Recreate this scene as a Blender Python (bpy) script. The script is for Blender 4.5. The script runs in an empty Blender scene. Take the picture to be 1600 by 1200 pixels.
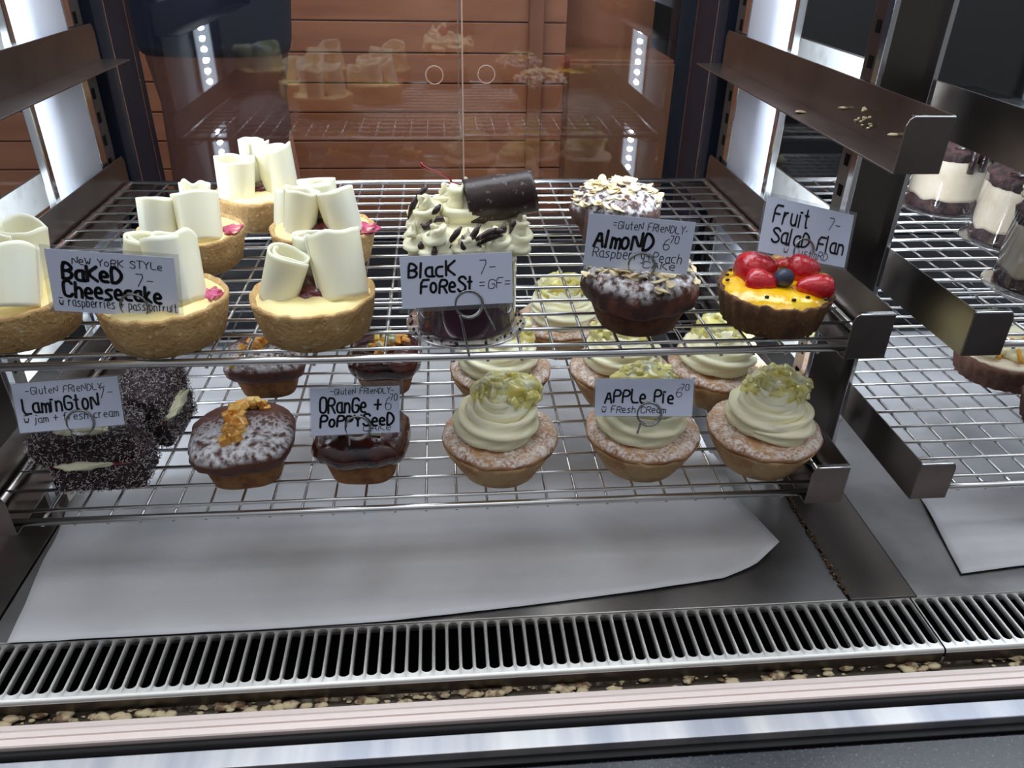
import bpy, bmesh, math, random
from mathutils import Vector, Matrix, noise
PI = math.pi
COL = bpy.context.scene.collection
SC = bpy.context.scene
rnd = random.Random(7)

# ------------------------------------------------------------------ camera
cam_d = bpy.data.cameras.new('camera'); cam = bpy.data.objects.new('camera', cam_d); COL.objects.link(cam)
cam_d.sensor_fit = 'HORIZONTAL'; cam_d.sensor_width = 36.0; cam_d.lens = 1220.1 * 36 / 1600
cam_d.clip_start = .02; cam_d.clip_end = 60
_r = Vector((0.99631212, -0.08367626, 0.01898556)); _u = Vector((0.02658221, 0.51139406, 0.8589351)); _f = Vector((0.08158158, 0.85526277, -0.5117324))
M = Matrix((_r, _u, -_f)).transposed().to_4x4(); M.translation = (0.3296, -0.4888, 0.4044)
cam.matrix_world = M
SC.camera = cam

# ------------------------------------------------------------------ world and light
SC.view_settings.view_transform = 'Standard'; SC.view_settings.look = 'None'
SC.view_settings.exposure = 0.0; SC.view_settings.gamma = 1.0; SC.view_settings.use_curve_mapping = False
SC.cycles.max_bounces = 8; SC.cycles.transparent_max_bounces = 24
SC.cycles.caustics_reflective = False; SC.cycles.caustics_refractive = False
SC.cycles.sample_clamp_indirect = 4.0

w = bpy.data.worlds.new('shop'); SC.world = w; w.use_nodes = True
nt = w.node_tree; bg = nt.nodes['Background']
tc = nt.nodes.new('ShaderNodeTexCoord'); sx = nt.nodes.new('ShaderNodeSeparateXYZ'); cr = nt.nodes.new('ShaderNodeValToRGB')
mp = nt.nodes.new('ShaderNodeMath'); mp.operation = 'MULTIPLY_ADD'; mp.inputs[1].default_value = .5; mp.inputs[2].default_value = .5
nt.links.new(tc.outputs['Generated'], sx.inputs[0]); nt.links.new(sx.outputs['Z'], mp.inputs[0]); nt.links.new(mp.outputs[0], cr.inputs[0])
cr.color_ramp.elements[0].color = (.05, .045, .045, 1); cr.color_ramp.elements[1].color = (.55, .58, .64, 1)
e = cr.color_ramp.elements.new(.5); e.color = (.16, .157, .165, 1)
nt.links.new(cr.outputs[0], bg.inputs[0]); bg.inputs[1].default_value = 1.0


def area(name, loc, direction, sx_, sy_, energy, color, spread=PI):
    d = bpy.data.lights.new(name, 'AREA'); d.shape = 'RECTANGLE'; d.size = sx_; d.size_y = sy_; d.energy = energy; d.color = color; d.spread = spread
    o = bpy.data.objects.new(name, d); COL.objects.link(o); o.location = loc
    o.rotation_euler = Vector(direction).to_track_quat('-Z', 'Y').to_euler()
    return o


COOL = (.86, .93, 1.0)
LX = (-.0557, .6757)
area('case_top_lamp', (.36, .17, .655), (0, -.02, -1), 2.2, .28, 11.2, COOL)
area('shop_ceiling_lamp', (.2, -.5, 1.6), (0, .1, -1), 2.6, .6, 9, (1, .96, .92))
area('back_wall_fill_light', (.2, 1.25, 1.45), (0, .45, -1), 1.6, .4, 21, (1, .92, .83))  # unseen area light added to brighten the plank wall


# ------------------------------------------------------------------ materials
def S(r, g, b):
    f = lambda c: (c / 255 / 12.92) if c / 255 <= .04045 else ((c / 255 + .055) / 1.055) ** 2.4
    return (f(r), f(g), f(b), 1)


_m = {}


def mat(name, col, rough=.5, metal=0.0, var=None, bump=None, sss=0.0, coat=0.0, spec=.5, sssr=.004, alpha=None, aniso=None, trans=0.0):
    """var: list of (noise scale, colour, low, high, stretch) laid over the base; bump: (scale, strength, distance)"""
    m = bpy.data.materials.new(name); m.use_nodes = True; t = m.node_tree; N = t.nodes; L = t.links
    p = N['Principled BSDF']
    p.inputs['Base Color'].default_value = col; p.inputs['Roughness'].default_value = rough; p.inputs['Metallic'].default_value = metal
    p.inputs['Specular IOR Level'].default_value = spec
    if coat: p.inputs['Coat Weight'].default_value = coat; p.inputs['Coat Roughness'].default_value = .08
    if sss:
        p.inputs['Subsurface Weight'].default_value = sss; p.inputs['Subsurface Scale'].default_value = sssr; p.inputs['Subsurface Radius'].default_value = (1, .8, .5)
    if trans: p.inputs['Transmission Weight'].default_value = trans
    tcn = N.new('ShaderNodeTexCoord'); last = None
    for k, v in enumerate(var or []):
        sc, c2, lo, hi = v[:4]; st = v[4] if len(v) > 4 else (1, 1, 1)
        mpn = N.new('ShaderNodeMapping'); mpn.inputs['Scale'].default_value = st; mpn.inputs['Location'].default_value = (k * 3.1, k * 1.7, 0)
        nz = N.new('ShaderNodeTexNoise'); nz.inputs['Scale'].default_value = sc; nz.inputs['Detail'].default_value = 5
        L.new(tcn.outputs['Object'], mpn.inputs[0]); L.new(mpn.outputs[0], nz.inputs['Vector'])
        rp = N.new('ShaderNodeMapRange'); rp.inputs['From Min'].default_value = lo; rp.inputs['From Max'].default_value = hi
        L.new(nz.outputs['Fac'], rp.inputs['Value'])
        fac = rp.outputs[0]
        if len(v) > 5 and v[5] == 'front':   # sugar shaken over the front half only
            sp = N.new('ShaderNodeSeparateXYZ'); L.new(tcn.outputs['Object'], sp.inputs[0])
            wv = N.new('ShaderNodeMath'); wv.operation = 'MULTIPLY_ADD'; wv.inputs[1].default_value = .03; L.new(fac, wv.inputs[0]); L.new(sp.outputs['Y'], wv.inputs[2])
            r3_ = N.new('ShaderNodeMapRange'); r3_.inputs['From Min'].default_value = .026; r3_.inputs['From Max'].default_value = .012; L.new(wv.outputs[0], r3_.inputs['Value'])
            m3 = N.new('ShaderNodeMath'); m3.operation = 'MULTIPLY'; L.new(fac, m3.inputs[0]); L.new(r3_.outputs[0], m3.inputs[1]); fac = m3.outputs[0]
        if len(v) > 5 and v[5] in ('up', 'front'):      # dusting that fell from above lies on upward faces
            g = N.new('ShaderNodeNewGeometry'); sp = N.new('ShaderNodeSeparateXYZ'); L.new(g.outputs['Normal'], sp.inputs[0])
            r2 = N.new('ShaderNodeMapRange'); r2.inputs['From Min'].default_value = .15; r2.inputs['From Max'].default_value = .6; L.new(sp.outputs['Z'], r2.inputs['Value'])
            mu = N.new('ShaderNodeMath'); mu.operation = 'MULTIPLY'; L.new(fac, mu.inputs[0]); L.new(r2.outputs[0], mu.inputs[1]); fac = mu.outputs[0]
        mx = N.new('ShaderNodeMix'); mx.data_type = 'RGBA'
        L.new(fac, mx.inputs['Factor'])
        if last is None: mx.inputs['A'].default_value = col
        else: L.new(last, mx.inputs['A'])
        mx.inputs['B'].default_value = c2; last = mx.outputs['Result']
    if last is not None: L.new(last, p.inputs['Base Color'])
    if bump:
        nz = N.new('ShaderNodeTexNoise'); nz.inputs['Scale'].default_value = bump[0]; nz.inputs['Detail'].default_value = 4
        if len(bump) > 3:
            mpn = N.new('ShaderNodeMapping'); mpn.inputs['Scale'].default_value = bump[3]; L.new(tcn.outputs['Object'], mpn.inputs[0]); L.new(mpn.outputs[0], nz.inputs['Vector'])
        else: L.new(tcn.outputs['Object'], nz.inputs['Vector'])
        b = N.new('ShaderNodeBump'); b.inputs['Strength'].default_value = bump[1]; b.inputs['Distance'].default_value = bump[2]
        L.new(nz.outputs['Fac'], b.inputs['Height']); L.new(b.outputs[0], p.inputs['Normal'])
    return m


def clear(name, tint, refl, rough=.02, gloss=(1, 1, 1, 1)):
    """thin clear sheet: mostly passes light straight through, with a mirror reflection that grows at grazing angles"""
    m = bpy.data.materials.new(name); m.use_nodes = True; t = m.node_tree; N = t.nodes; L = t.links
    N.remove(N['Principled BSDF']); out = N['Material Output']
    tr = N.new('ShaderNodeBsdfTransparent'); tr.inputs[0].default_value = tint
    gl = N.new('ShaderNodeBsdfGlossy'); gl.inputs['Roughness'].default_value = rough; gl.inputs['Color'].default_value = gloss
    fr = N.new('ShaderNodeLayerWeight'); fr.inputs[0].default_value = .5
    pw = N.new('ShaderNodeMath'); pw.operation = 'POWER'; pw.inputs[1].default_value = 4.5; L.new(fr.outputs['Facing'], pw.inputs[0])
    ma = N.new('ShaderNodeMath'); ma.operation = 'MULTIPLY_ADD'; ma.inputs[1].default_value = .8; ma.inputs[2].default_value = .042; L.new(pw.outputs[0], ma.inputs[0])
    mu = N.new('ShaderNodeMath'); mu.operation = 'MULTIPLY'; mu.inputs[1].default_value = refl; mu.use_clamp = True
    mx = N.new('ShaderNodeMixShader'); L.new(ma.outputs[0], mu.inputs[0]); L.new(mu.outputs[0], mx.inputs[0])
    L.new(tr.outputs[0], mx.inputs[1]); L.new(gl.outputs[0], mx.inputs[2]); L.new(mx.outputs[0], out.inputs[0])
    return m


def emit(name, col, strength):
    m = bpy.data.materials.new(name); m.use_nodes = True; p = m.node_tree.nodes['Principled BSDF']
    p.inputs['Base Color'].default_value = (.8, .8, .8, 1); p.inputs['Emission Color'].default_value = col; p.inputs['Emission Strength'].default_value = strength
    return m


STEEL = mat('brushed_steel', S(138, 130, 126), .3, 1.0, bump=(90, .12, .0004, (1, .05, 1)), var=[(14, S(108, 100, 96), .45, .75)])
LITFACE = mat('led_lit_face', S(206, 205, 200), .6, .15, var=[(40, S(182, 180, 174), .5, .7)])  # pale colour stands in for LED light on the bare bracket steel
SHADEDST = mat('shaded_grille_steel', S(92, 86, 82), .35, 1.0)  # darker grille steel, the front face's shade put into the colour
POSTST = mat('post_steel', S(112, 106, 102), .3, 1.0, bump=(90, .1, .0004, (1, 1, .05)))
STEELD = mat('tray_steel', S(176, 174, 174), .36, 1.0, var=[(9, S(112, 108, 106), .4, .75)], bump=(60, .06, .0004))
WIRE = mat('polished_wire', S(228, 228, 228), .24, 1.0)
CHROME = mat('chrome_edge', S(225, 228, 232), .12, 1.0)
GRILLE = mat('grille_steel', S(208, 206, 202), .36, .85, bump=(70, .08, .0003))
ALU = mat('ribbed_aluminium', S(238, 222, 216), .5, .35)
BLACK = mat('black_rubber', S(13, 11, 14), .5, spec=.25, bump=(200, .1, .0005))
DARKP = mat('black_paint', S(13, 14, 19), .3)
NAVYP = mat('navy_black_paint', S(15, 19, 33), .5, spec=.3)
VOID = mat('dark_inside', S(5, 5, 5), .9, spec=.1)  # near-black colour stands for the shade in slots and well
LITWHITE = mat('lit_white_steel', S(214, 219, 233), .5, 0, var=[(26, S(196, 202, 222), .5, .75, (1, .15, 1)), (300, S(120, 95, 75), .76, .8)])  # white base and bluish bands put the light on steel into colour
LEDBACK = emit('led_strip_cover', (.7, .82, 1, 1), 3.0)
LEDDOT = emit('led_dot', (.84, .92, 1, 1), 720)
GRANITE = mat('speckled_granite', S(31, 33, 40), .25, 0, var=[(420, S(80, 86, 102), .6, .68), (300, S(6, 6, 8), .58, .64)], bump=(300, .1, .0003))
PAPER = mat('baking_paper', S(206, 206, 210), .6, 0, var=[(16, S(194, 193, 196), .45, .7), (240, S(120, 110, 100), .77, .8)], bump=(45, .35, .002))
GLASSDOOR = clear('door_glass', (.93, .95, .96, 1), 1.35, .02)
FRONTGLASS = bpy.data.materials.new('front_glass'); FRONTGLASS.use_nodes = True
_t = FRONTGLASS.node_tree; _t.nodes.remove(_t.nodes['Principled BSDF']); _n = _t.nodes.new('ShaderNodeBsdfTransparent'); _n.inputs[0].default_value = (.985, .99, .99, 1)
_t.links.new(_n.outputs[0], _t.nodes['Material Output'].inputs[0])
GLASSEDGE = mat('glass_edge', S(150, 120, 105), .15)
CUP = clear('clear_plastic', (.94, .94, .95, 1), 1.5, .07)
CUPFOOT = clear('clear_plastic_foot', (.8, .79, .8, 1), 3.2, .12)
SLEEVE = clear('laminate_film', (.9, .91, .93, 1), 2.5, .12)
PLANK = mat('stained_planks', S(164, 107, 78), .42, 0, var=[(3, S(144, 89, 63), .4, .7, (1, 1, 6)), (.9, S(178, 120, 90), .45, .75)], bump=(40, .1, .001, (.2, 1, 3)))
BOARD = mat('brown_board', S(128, 86, 60), .45, 0, var=[(4, S(92, 54, 36), .4, .7, (1, 1, .3))])
TRIM = mat('timber_trim', S(156, 100, 70), .45, 0, var=[(6, S(106, 62, 40), .4, .7, (1, 1, .2))])
SHIRT = mat('navy_cotton', S(14, 22, 50), .85, 0, bump=(300, .2, .001))
APRON = mat('brown_apron_cotton', S(104, 62, 50), .85, 0, bump=(250, .2, .001))
SKIN = mat('skin', S(190, 140, 115), .5, sss=.2)
HAIR = mat('dark_hair', S(30, 22, 18), .5)
CARD = mat('card_paper', S(216, 224, 246), .55)
INK = mat('black_ink', S(14, 14, 20), .4)
CRUST = mat('shortcrust', S(206, 170, 116), .75, 0, var=[(55, S(186, 144, 90), .4, .7), (190, S(232, 208, 164), .6, .7), (420, S(150, 106, 60), .63, .7)], bump=(260, .9, .0016))
CUSTARDTOP = mat('baked_cheesecake', S(252, 234, 172), .55, 0, var=[(30, S(246, 214, 132), .5, .75), (26, S(206, 52, 112), .645, .7)], bump=(70, .35, .0015), sss=.25)
JAM = mat('raspberry_jam', S(104, 8, 32), .12, 0, var=[(60, S(54, 2, 14), .4, .7)], coat=.6, bump=(160, .6, .002))
STAIN = mat('raspberry_stain', S(214, 92, 134), .4, 0, var=[(130, S(160, 14, 60), .52, .62), (90, S(246, 206, 176), .54, .66)], coat=.2)
WCHOC = mat('white_chocolate', S(249, 246, 222), .38, 0, sss=.35, sssr=.006, var=[(30, S(247, 241, 206), .45, .75)], bump=(60, .06, .001))
DCHOC = mat('dark_chocolate', S(48, 31, 29), .36, 0, var=[(260, S(128, 112, 108), .62, .7)], bump=(170, .35, .001))
DCHOCGLOSS = mat('chocolate_sauce', S(40, 25, 25), .15, 0, coat=.4)
MCHOC = mat('milk_chocolate', S(96, 62, 56), .22, 0, coat=.3)
CREAM = mat('whipped_cream', S(250, 243, 208), .5, 0, sss=.3, sssr=.006, bump=(120, .12, .0008))
CHERRY = mat('glace_cherry', S(150, 10, 24), .12, 0, coat=.8, sss=.1)
COMPOTE = mat('dark_cherry_layer', S(88, 34, 58), .4, 0, var=[(50, S(52, 18, 32), .4, .65)], bump=(90, .4, .002))
PINKCREAM = mat('pale_layer', S(212, 196, 196), .5)
PIECRUST = mat('pie_pastry', S(210, 174, 126), .75, 0, var=[(45, S(176, 128, 82), .48, .72), (260, S(228, 200, 160), .6, .7)], bump=(200, .5, .0012))
PIELID = mat('sugared_pie_lid', S(188, 142, 102), .8, 0, var=[(50, S(150, 98, 64), .42, .65), (420, S(236, 228, 222), .36, .68, (1, 1, 1), 'up'), (110, S(240, 234, 228), .52, .72, (1, 1, 1), 'up'), (48, S(196, 152, 112), .52, .66)], bump=(200, .9, .0022))
APPLE = mat('stewed_apple', S(242, 228, 142), .15, 0, var=[(110, S(250, 244, 200), .45, .65), (60, S(226, 204, 92), .52, .7)], coat=.4, sss=.5, sssr=.006)
CAKEBROWN = mat('dark_baked_sponge', S(104, 60, 36), .75, 0, var=[(120, S(74, 40, 24), .4, .65)], bump=(260, .7, .0012))
CAKEGOLD = mat('golden_sponge', S(164, 112, 66), .8, 0, var=[(110, S(122, 78, 44), .42, .65)], bump=(300, .8, .0012))
CAKETOP = mat('sugared_dark_top', S(66, 40, 34), .6, 0, var=[(60, S(120, 66, 50), .5, .7), (210, S(240, 238, 242), .42, .62, (1, 1, 1), 'up')], bump=(130, .8, .002))
CAKETOPHALF = mat('half_sugared_top', S(92, 54, 42), .55, 0, var=[(70, S(64, 36, 32), .5, .7), (190, S(236, 236, 242), .36, .6, (1, 1, 1), 'front')], bump=(130, .6, .002))
GLAZE = mat('sticky_glaze', S(70, 24, 22), .12, 0, var=[(40, S(34, 14, 16), .45, .62)], coat=.7, bump=(120, .6, .002))
PEEL = mat('candied_peel', S(232, 164, 66), .22, 0, var=[(70, S(246, 206, 128), .45, .65), (50, S(214, 118, 40), .58, .72)], coat=.4, sss=.3)
PEELPALE = mat('pale_candied_peel', S(214, 210, 170), .25, 0, coat=.4)
PEELYEL = mat('yellow_candied_peel', S(206, 174, 60), .22, 0, coat=.4)
ALMOND = mat('almond_flake', S(246, 230, 190), .5, 0, var=[(120, S(228, 198, 142), .5, .7)])
FLUTED = mat('dark_fluted_pastry', S(116, 82, 52), .8, 0, var=[(90, S(84, 56, 38), .42, .65), (330, S(160, 120, 80), .62, .7)], bump=(280, .7, .0014))
PASSION = mat('passionfruit_curd', S(252, 190, 20), .12, 0, var=[(45, S(250, 214, 60), .45, .65), (130, S(60, 60, 20), .71, .74)], coat=.8, sss=.2, bump=(70, .7, .003))
BERRY = mat('strawberry', S(186, 18, 34), .2, 0, var=[(200, S(226, 80, 60), .66, .72)], coat=.5, bump=(330, .6, .0012))
BERRYCUT = mat('strawberry_cut', S(206, 52, 48), .2, 0, var=[(60, S(240, 170, 140), .52, .68)], coat=.5)
BLUEB = mat('blueberry', S(40, 46, 66), .42, 0, var=[(60, S(72, 82, 108), .45, .65)])
KIWI = mat('kiwi_slice', S(126, 118, 32), .2, 0, coat=.5)
MANGO = mat('mango_piece', S(222, 150, 60), .25, 0, coat=.3)
SEED = mat('black_seed', S(20, 22, 18), .25)
LAMI = mat('chocolate_coconut_coat', S(46, 31, 33), .85, 0, var=[(700, S(120, 108, 110), .55, .63)], bump=(380, .9, .002))
COCO = mat('coconut_shred', S(196, 188, 190), .7)
COCOD = mat('chocolate_coconut_shred', S(58, 42, 44), .8)
LCREAM = mat('fresh_cream_dollop', S(226, 224, 190), .45, 0, sss=.2)
MOUSSE = mat('vanilla_mousse', S(232, 218, 194), .55, 0, var=[(60, S(222, 204, 176), .5, .7), (70, S(120, 88, 76), .74, .77)], sss=.2)
BROWNIE = mat('brownie_crumb', S(70, 46, 46), .85, 0, var=[(120, S(36, 22, 24), .42, .62)], bump=(160, 1, .004))
CARAMEL = mat('caramel_sauce', S(224, 158, 36), .12, 0, coat=.7)
COCOACRUST = mat('cocoa_fluted_pastry', S(112, 76, 62), .8, 0, var=[(120, S(86, 56, 46), .42, .65)], bump=(260, .7, .0014))
CRUMB = mat('pastry_crumb', S(190, 172, 138), .7, 0, var=[(90, S(112, 84, 62), .5, .6)])
DIRT = mat('dark_crumbs', S(74, 56, 42), .9, 0, var=[(300, S(150, 120, 84), .55, .65)], bump=(300, .8, .001))


# ------------------------------------------------------------------ mesh helpers
class MB:
    def __init__(s): s.v = []; s.f = []
    def add(s, V, F):
        b = len(s.v); s.v += [tuple(x) for x in V]; s.f += [tuple(i + b for i in q) for q in F]; return s
    def box(s, x0, x1, y0, y1, z0, z1):
        return s.add([(x, y, z) for x in (x0, x1) for y in (y0, y1) for z in (z0, z1)], [(0, 1, 3, 2), (4, 6, 7, 5), (0, 4, 5, 1), (2, 3, 7, 6), (0, 2, 6, 4), (1, 5, 7, 3)])
    def grid(s, rows, closed_u=False, cap=False):
        n = len(rows); m = len(rows[0]); V = [p for r in rows for p in r]; F = []
        for i in range(n - 1):
            for j in range(m if closed_u else m - 1):
                k = (j + 1) % m; F.append((i * m + j, i * m + k, (i + 1) * m + k, (i + 1) * m + j))
        if cap: F.append(tuple(reversed(range(m)))); F.append(tuple((n - 1) * m + j for j in range(m)))
        return s.add(V, F)
    def tube(s, path, r, n=8, cap=True):
        P = [Vector(p) for p in path]; rows = []; prev = None
        for i, p in enumerate(P):
            t = (P[min(i + 1, len(P) - 1)] - P[max(i - 1, 0)]).normalized()
            a = prev if prev is not None else (Vector((0, 0, 1)) if abs(t.z) < .9 else Vector((1, 0, 0)))
            a = (a - t * a.dot(t)).normalized(); prev = a; b = t.cross(a)
            rr = r[i] if isinstance(r, (list, tuple)) else r
            rows.append([p + (a * math.cos(2 * PI * k / n) + b * math.sin(2 * PI * k / n)) * rr for k in range(n)])
        return s.grid(rows, True, cap)
    def lathe(s, prof, n=48, fn=None, cx=0, cy=0):
        rows = []
        for (r, z) in prof:
            rows.append([(cx + (r * math.cos(a)), cy + (r * math.sin(a)), z) if fn is None else fn(a, r, z) for a in [2 * PI * k / n for k in range(n)]])
        return s.grid(rows, True, True)
    def blob(s, c, rad, amp=.15, freq=1.5, sub=3, seed=0.0, squash=None):
        bm = bmesh.new(); bmesh.ops.create_icosphere(bm, subdivisions=sub, radius=1)
        rx, ry, rz = rad if isinstance(rad, (tuple, list)) else (rad,) * 3
        V = []
        for v in bm.verts:
            d = 1 + amp * noise.noise(v.co * freq + Vector((seed, seed * 1.3, -seed))) * 2
            q = v.co * d; z = q.z
            if squash is not None and z < squash: z = squash
            V.append((c[0] + q.x * rx, c[1] + q.y * ry, c[2] + z * rz))
        F = [tuple(v.index for v in f.verts) for f in bm.faces]; bm.free()
        return s.add(V, F)
    def xf(s, mtx):
        s.v = [tuple(mtx @ Vector(p)) for p in s.v]; return s
    def build(s, name, material, parent=None, smooth=True, bevel=0, solid=0, sub=0, loc=None, angle=None):
        me = bpy.data.meshes.new(name); me.from_pydata(s.v, [], s.f); me.materials.append(material)
        bm = bmesh.new(); bm.from_mesh(me)
        if solid == 0: bmesh.ops.recalc_face_normals(bm, faces=bm.faces)
        bm.to_mesh(me); bm.free()
        o = bpy.data.objects.new(name, me); COL.objects.link(o)
        if parent is not None: o.parent = parent
        if loc is not None: o.location = loc
        if smooth and not bevel:
            if angle: me.shade_smooth(); me.set_sharp_from_angle(angle=angle)
            else: me.shade_smooth()
        if solid: md = o.modifiers.new('solid', 'SOLIDIFY'); md.thickness = solid; md.offset = 0
        if bevel: md = o.modifiers.new('bevel', 'BEVEL'); md.width = bevel; md.segments = 2; md.limit_method = 'ANGLE'
        if sub: md = o.modifiers.new('sub', 'SUBSURF'); md.levels = sub; md.render_levels = sub
        return o


def tag(o, label=None, cat=None, group=None, kind=None):
    if label: o['label'] = label
    if cat: o['category'] = cat
    if group: o['group'] = group
    if kind: o['kind'] = kind
    return o


def thing(name, label, cat, loc=(0, 0, 0), rz=0, group=None):
    o = bpy.data.objects.new(name, None); COL.objects.link(o); o.empty_display_size = .02
    o.location = loc; o.rotation_euler = (0, 0, rz)
    return tag(o, label, cat, group)


def copy_tree(o, parent=None):
    c = o.copy(); COL.objects.link(c)
    if parent is not None: c.parent = parent
    for ch in list(o.children): copy_tree(ch, c)
    return c


# ------------------------------------------------------------------ display case
# bays are .742 wide; bay one runs from X = 0 to .62 between its bracket tips
ZU, ZT, ZD = .136, .2725, -.075     # upper rack, bracket row above it, deck
case = thing('display_case', 'steel refrigerated cake display case with slotted posts, tray floor and rubber front edge', 'display case', (0.31, .2, -.2))
case_inv = Matrix.Translation((-0.31, -.2, .2))


def cpart(name, mb, m, **k):
    kk = k.pop('under', None)
    o = mb.xf(case_inv if kk is None else case_inv).build(name, m, kk or case, **k)
    return o


POSTS = (-.0557, .6757, 1.418)
for i, x in enumerate(POSTS):
    hw = .0225
    p = cpart('front_post', MB().box(x - hw, x + hw, 0.105, .127, ZD, .66), POSTST, bevel=.001)
    cpart('post_edge', MB().box(x - hw - .0012, x - hw + .003, .0985, .1075, ZD, .66).box(x + hw - .003, x + hw + .0012, .0985, .1075, ZD, .66), CHROME, bevel=.0006, under=p)
    for sgn in (-1, 1):
        sl = MB()
        for k in range(30):
            z = ZD + .02 + k * .0245; sl.box(x + sgn * (hw + .0003) - .0002, x + sgn * (hw + .0003) + .0002, .113, .1195, z, z + .009)
        cpart('slots', sl, VOID, smooth=False, under=p)  # thin black plates painted as the dark of open slots
    # led strip on the back of the post
    led = cpart('led_strip', MB().box(x - .0125, x + .0125, .1272, .1305, -.05, .55), LEDBACK)
    dots = MB()
    for k in range(36):
        dots.add([(x + .0038 * math.cos(a), .1312, -.04 + k * .01667 + .0038 * math.sin(a)) for a in [2 * PI * q / 8 for q in range(8)]], [tuple(range(8))])
    cpart('led', dots, LEDDOT, smooth=False, under=led)
    # rear upright: white panel between bright edges, slotted strip, black mullion
    u = cpart('rear_upright', MB().box(x - hw + .004, x + hw - .004, .403, .432, ZD, .66), mat('slotted_strip_steel', S(98, 92, 88), .5, .9), bevel=.001)
    sd = 1 if i == 0 else -1          # the white panel faces the main bay
    xs = x + sd * (hw - .0025)
    cpart('white_panel', MB().box(min(xs, xs - sd * .006), max(xs, xs - sd * .006), .277, .387, ZD, .66), LITWHITE, under=u)
    for ya, yb in ((.268, .277), (.387, .402)):
        cpart('bright_edge', MB().box(min(xs + sd * .001, xs - sd * .007), max(xs + sd * .001, xs - sd * .007), ya, yb, ZD, .66), CHROME, bevel=.001, under=u)
    for sgn in (-1, 1):
        sl = MB(); xq = x + sgn * (hw - .004)
        for k in range(30):
            z = ZD + .012 + k * .0245; sl.box(xq - .0004, xq + .0004, .411, .419, z, z + .011)
        cpart('slots', sl, VOID, smooth=False, under=u)
    mu = cpart('rear_mullion', MB().box(x - hw - .004, x + hw + .004, .445, .555, ZD, .66), NAVYP, bevel=.0015)
    cpart('seal', MB().box(x - hw - .0062, x - hw - .0038, .468, .4705, ZD, .66).box(x + hw + .0038, x + hw + .0062, .468, .4705, ZD, .66), CHROME, smooth=False, under=mu)
cpart('canopy_reflector', MB().box(-.95, 1.75, -.12, .52, .6575, .6595), LITWHITE, smooth=False)  # unseen white sheet added so the wires reflect something bright
cpart('rear_sill', MB().box(-.95, 1.75, .4465, .555, ZD, .056).box(-.95, 1.75, .455, .475, .056, .066), DARKP, bevel=.002)
cpart('deck_tray', MB().box(-.95, 1.75, -.0508, .446, ZD - .01, ZD), STEELD, bevel=.001)
for x in (-.0557, .6835, 1.418):
    st = cpart('deck_strip', MB().box(x - .0265, x + .03, -.0506, .4455, ZD, ZD + .0012), STEEL, bevel=.0004)
    cpart('seam', MB().box(x - .0285, x - .0262, -.0506, .4455, ZD, ZD + .0007).box(x + .0298, x + .0312, -.0506, .4455, ZD, ZD + .0004), VOID, smooth=False, under=st)
cpart('well_floor', MB().box(-.95, 1.75, -.098, -.052, -.19, -.186).box(-.95, 1.75, -.0515, -.045, -.19, -.0865), VOID, smooth=False)  # near-black floor and wall keep the grille slots dark
cpart('trough', MB().box(-.95, 1.75, -.1165, -.1, -.1, -.0895), mat('trough_steel', S(118, 108, 96), .3, 1.0), smooth=False)
# front edge: ribbed aluminium glass channel, black gasket, steel strip
ch = MB(); prof = [(-.1163, -.0895), (-.1163, -.085), (-.1205, -.0846), (-.1212, -.0854), (-.1222, -.0846), (-.1262, -.0846), (-.1268, -.0858), (-.1276, -.0858), (-.1282, -.0846), (-.1325, -.0846), (-.1334, -.0856), (-.1334, -.1)]
ch.grid([[(x, y, z) for (y, z) in prof] for x in (-.95, 1.75)])
cpart('glass_channel', ch, ALU, smooth=False)
gs = MB(); gp = [(-.1334 - .0035 * (1 - math.cos(a)), -.0905 + .0035 * math.sin(a)) for a in [PI * k / 8 for k in range(9)]]
gs.grid([[(x, y, z) for (y, z) in [(-.1334, -.1)] + gp + [(-.1404, -.1)]] for x in (-.95, 1.75)])
cpart('black_gasket', gs, BLACK)
cpart('steel_front_strip', MB().box(-.95, 1.75, -.1552, -.1408, -.1, -.0902), mat('brushed_strip_reflections', S(204, 202, 202), .38, .75, var=[(30, S(164, 166, 176), .4, .65, (1, .05, 1)), (5, S(250, 226, 200), .62, .72, (1, .05, 1))]), bevel=.0008)  # bluish and warm streaks paint the shop lamps' reflections
cpart('lower_gap_strip', MB().box(-.95, 1.75, -.1615, -.1552, -.105, -.0975), BLACK, bevel=.0005)  # black strip stands in for the dark gap before the countertop
cpart('front_pane', MB().box(-.95, 1.75, -.1267, -.1227, -.0846, .66), FRONTGLASS, smooth=False)
cpart('top_canopy', MB().box(-.95, 1.75, -.13, .555, .66, .7), STEEL, bevel=.002)


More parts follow.
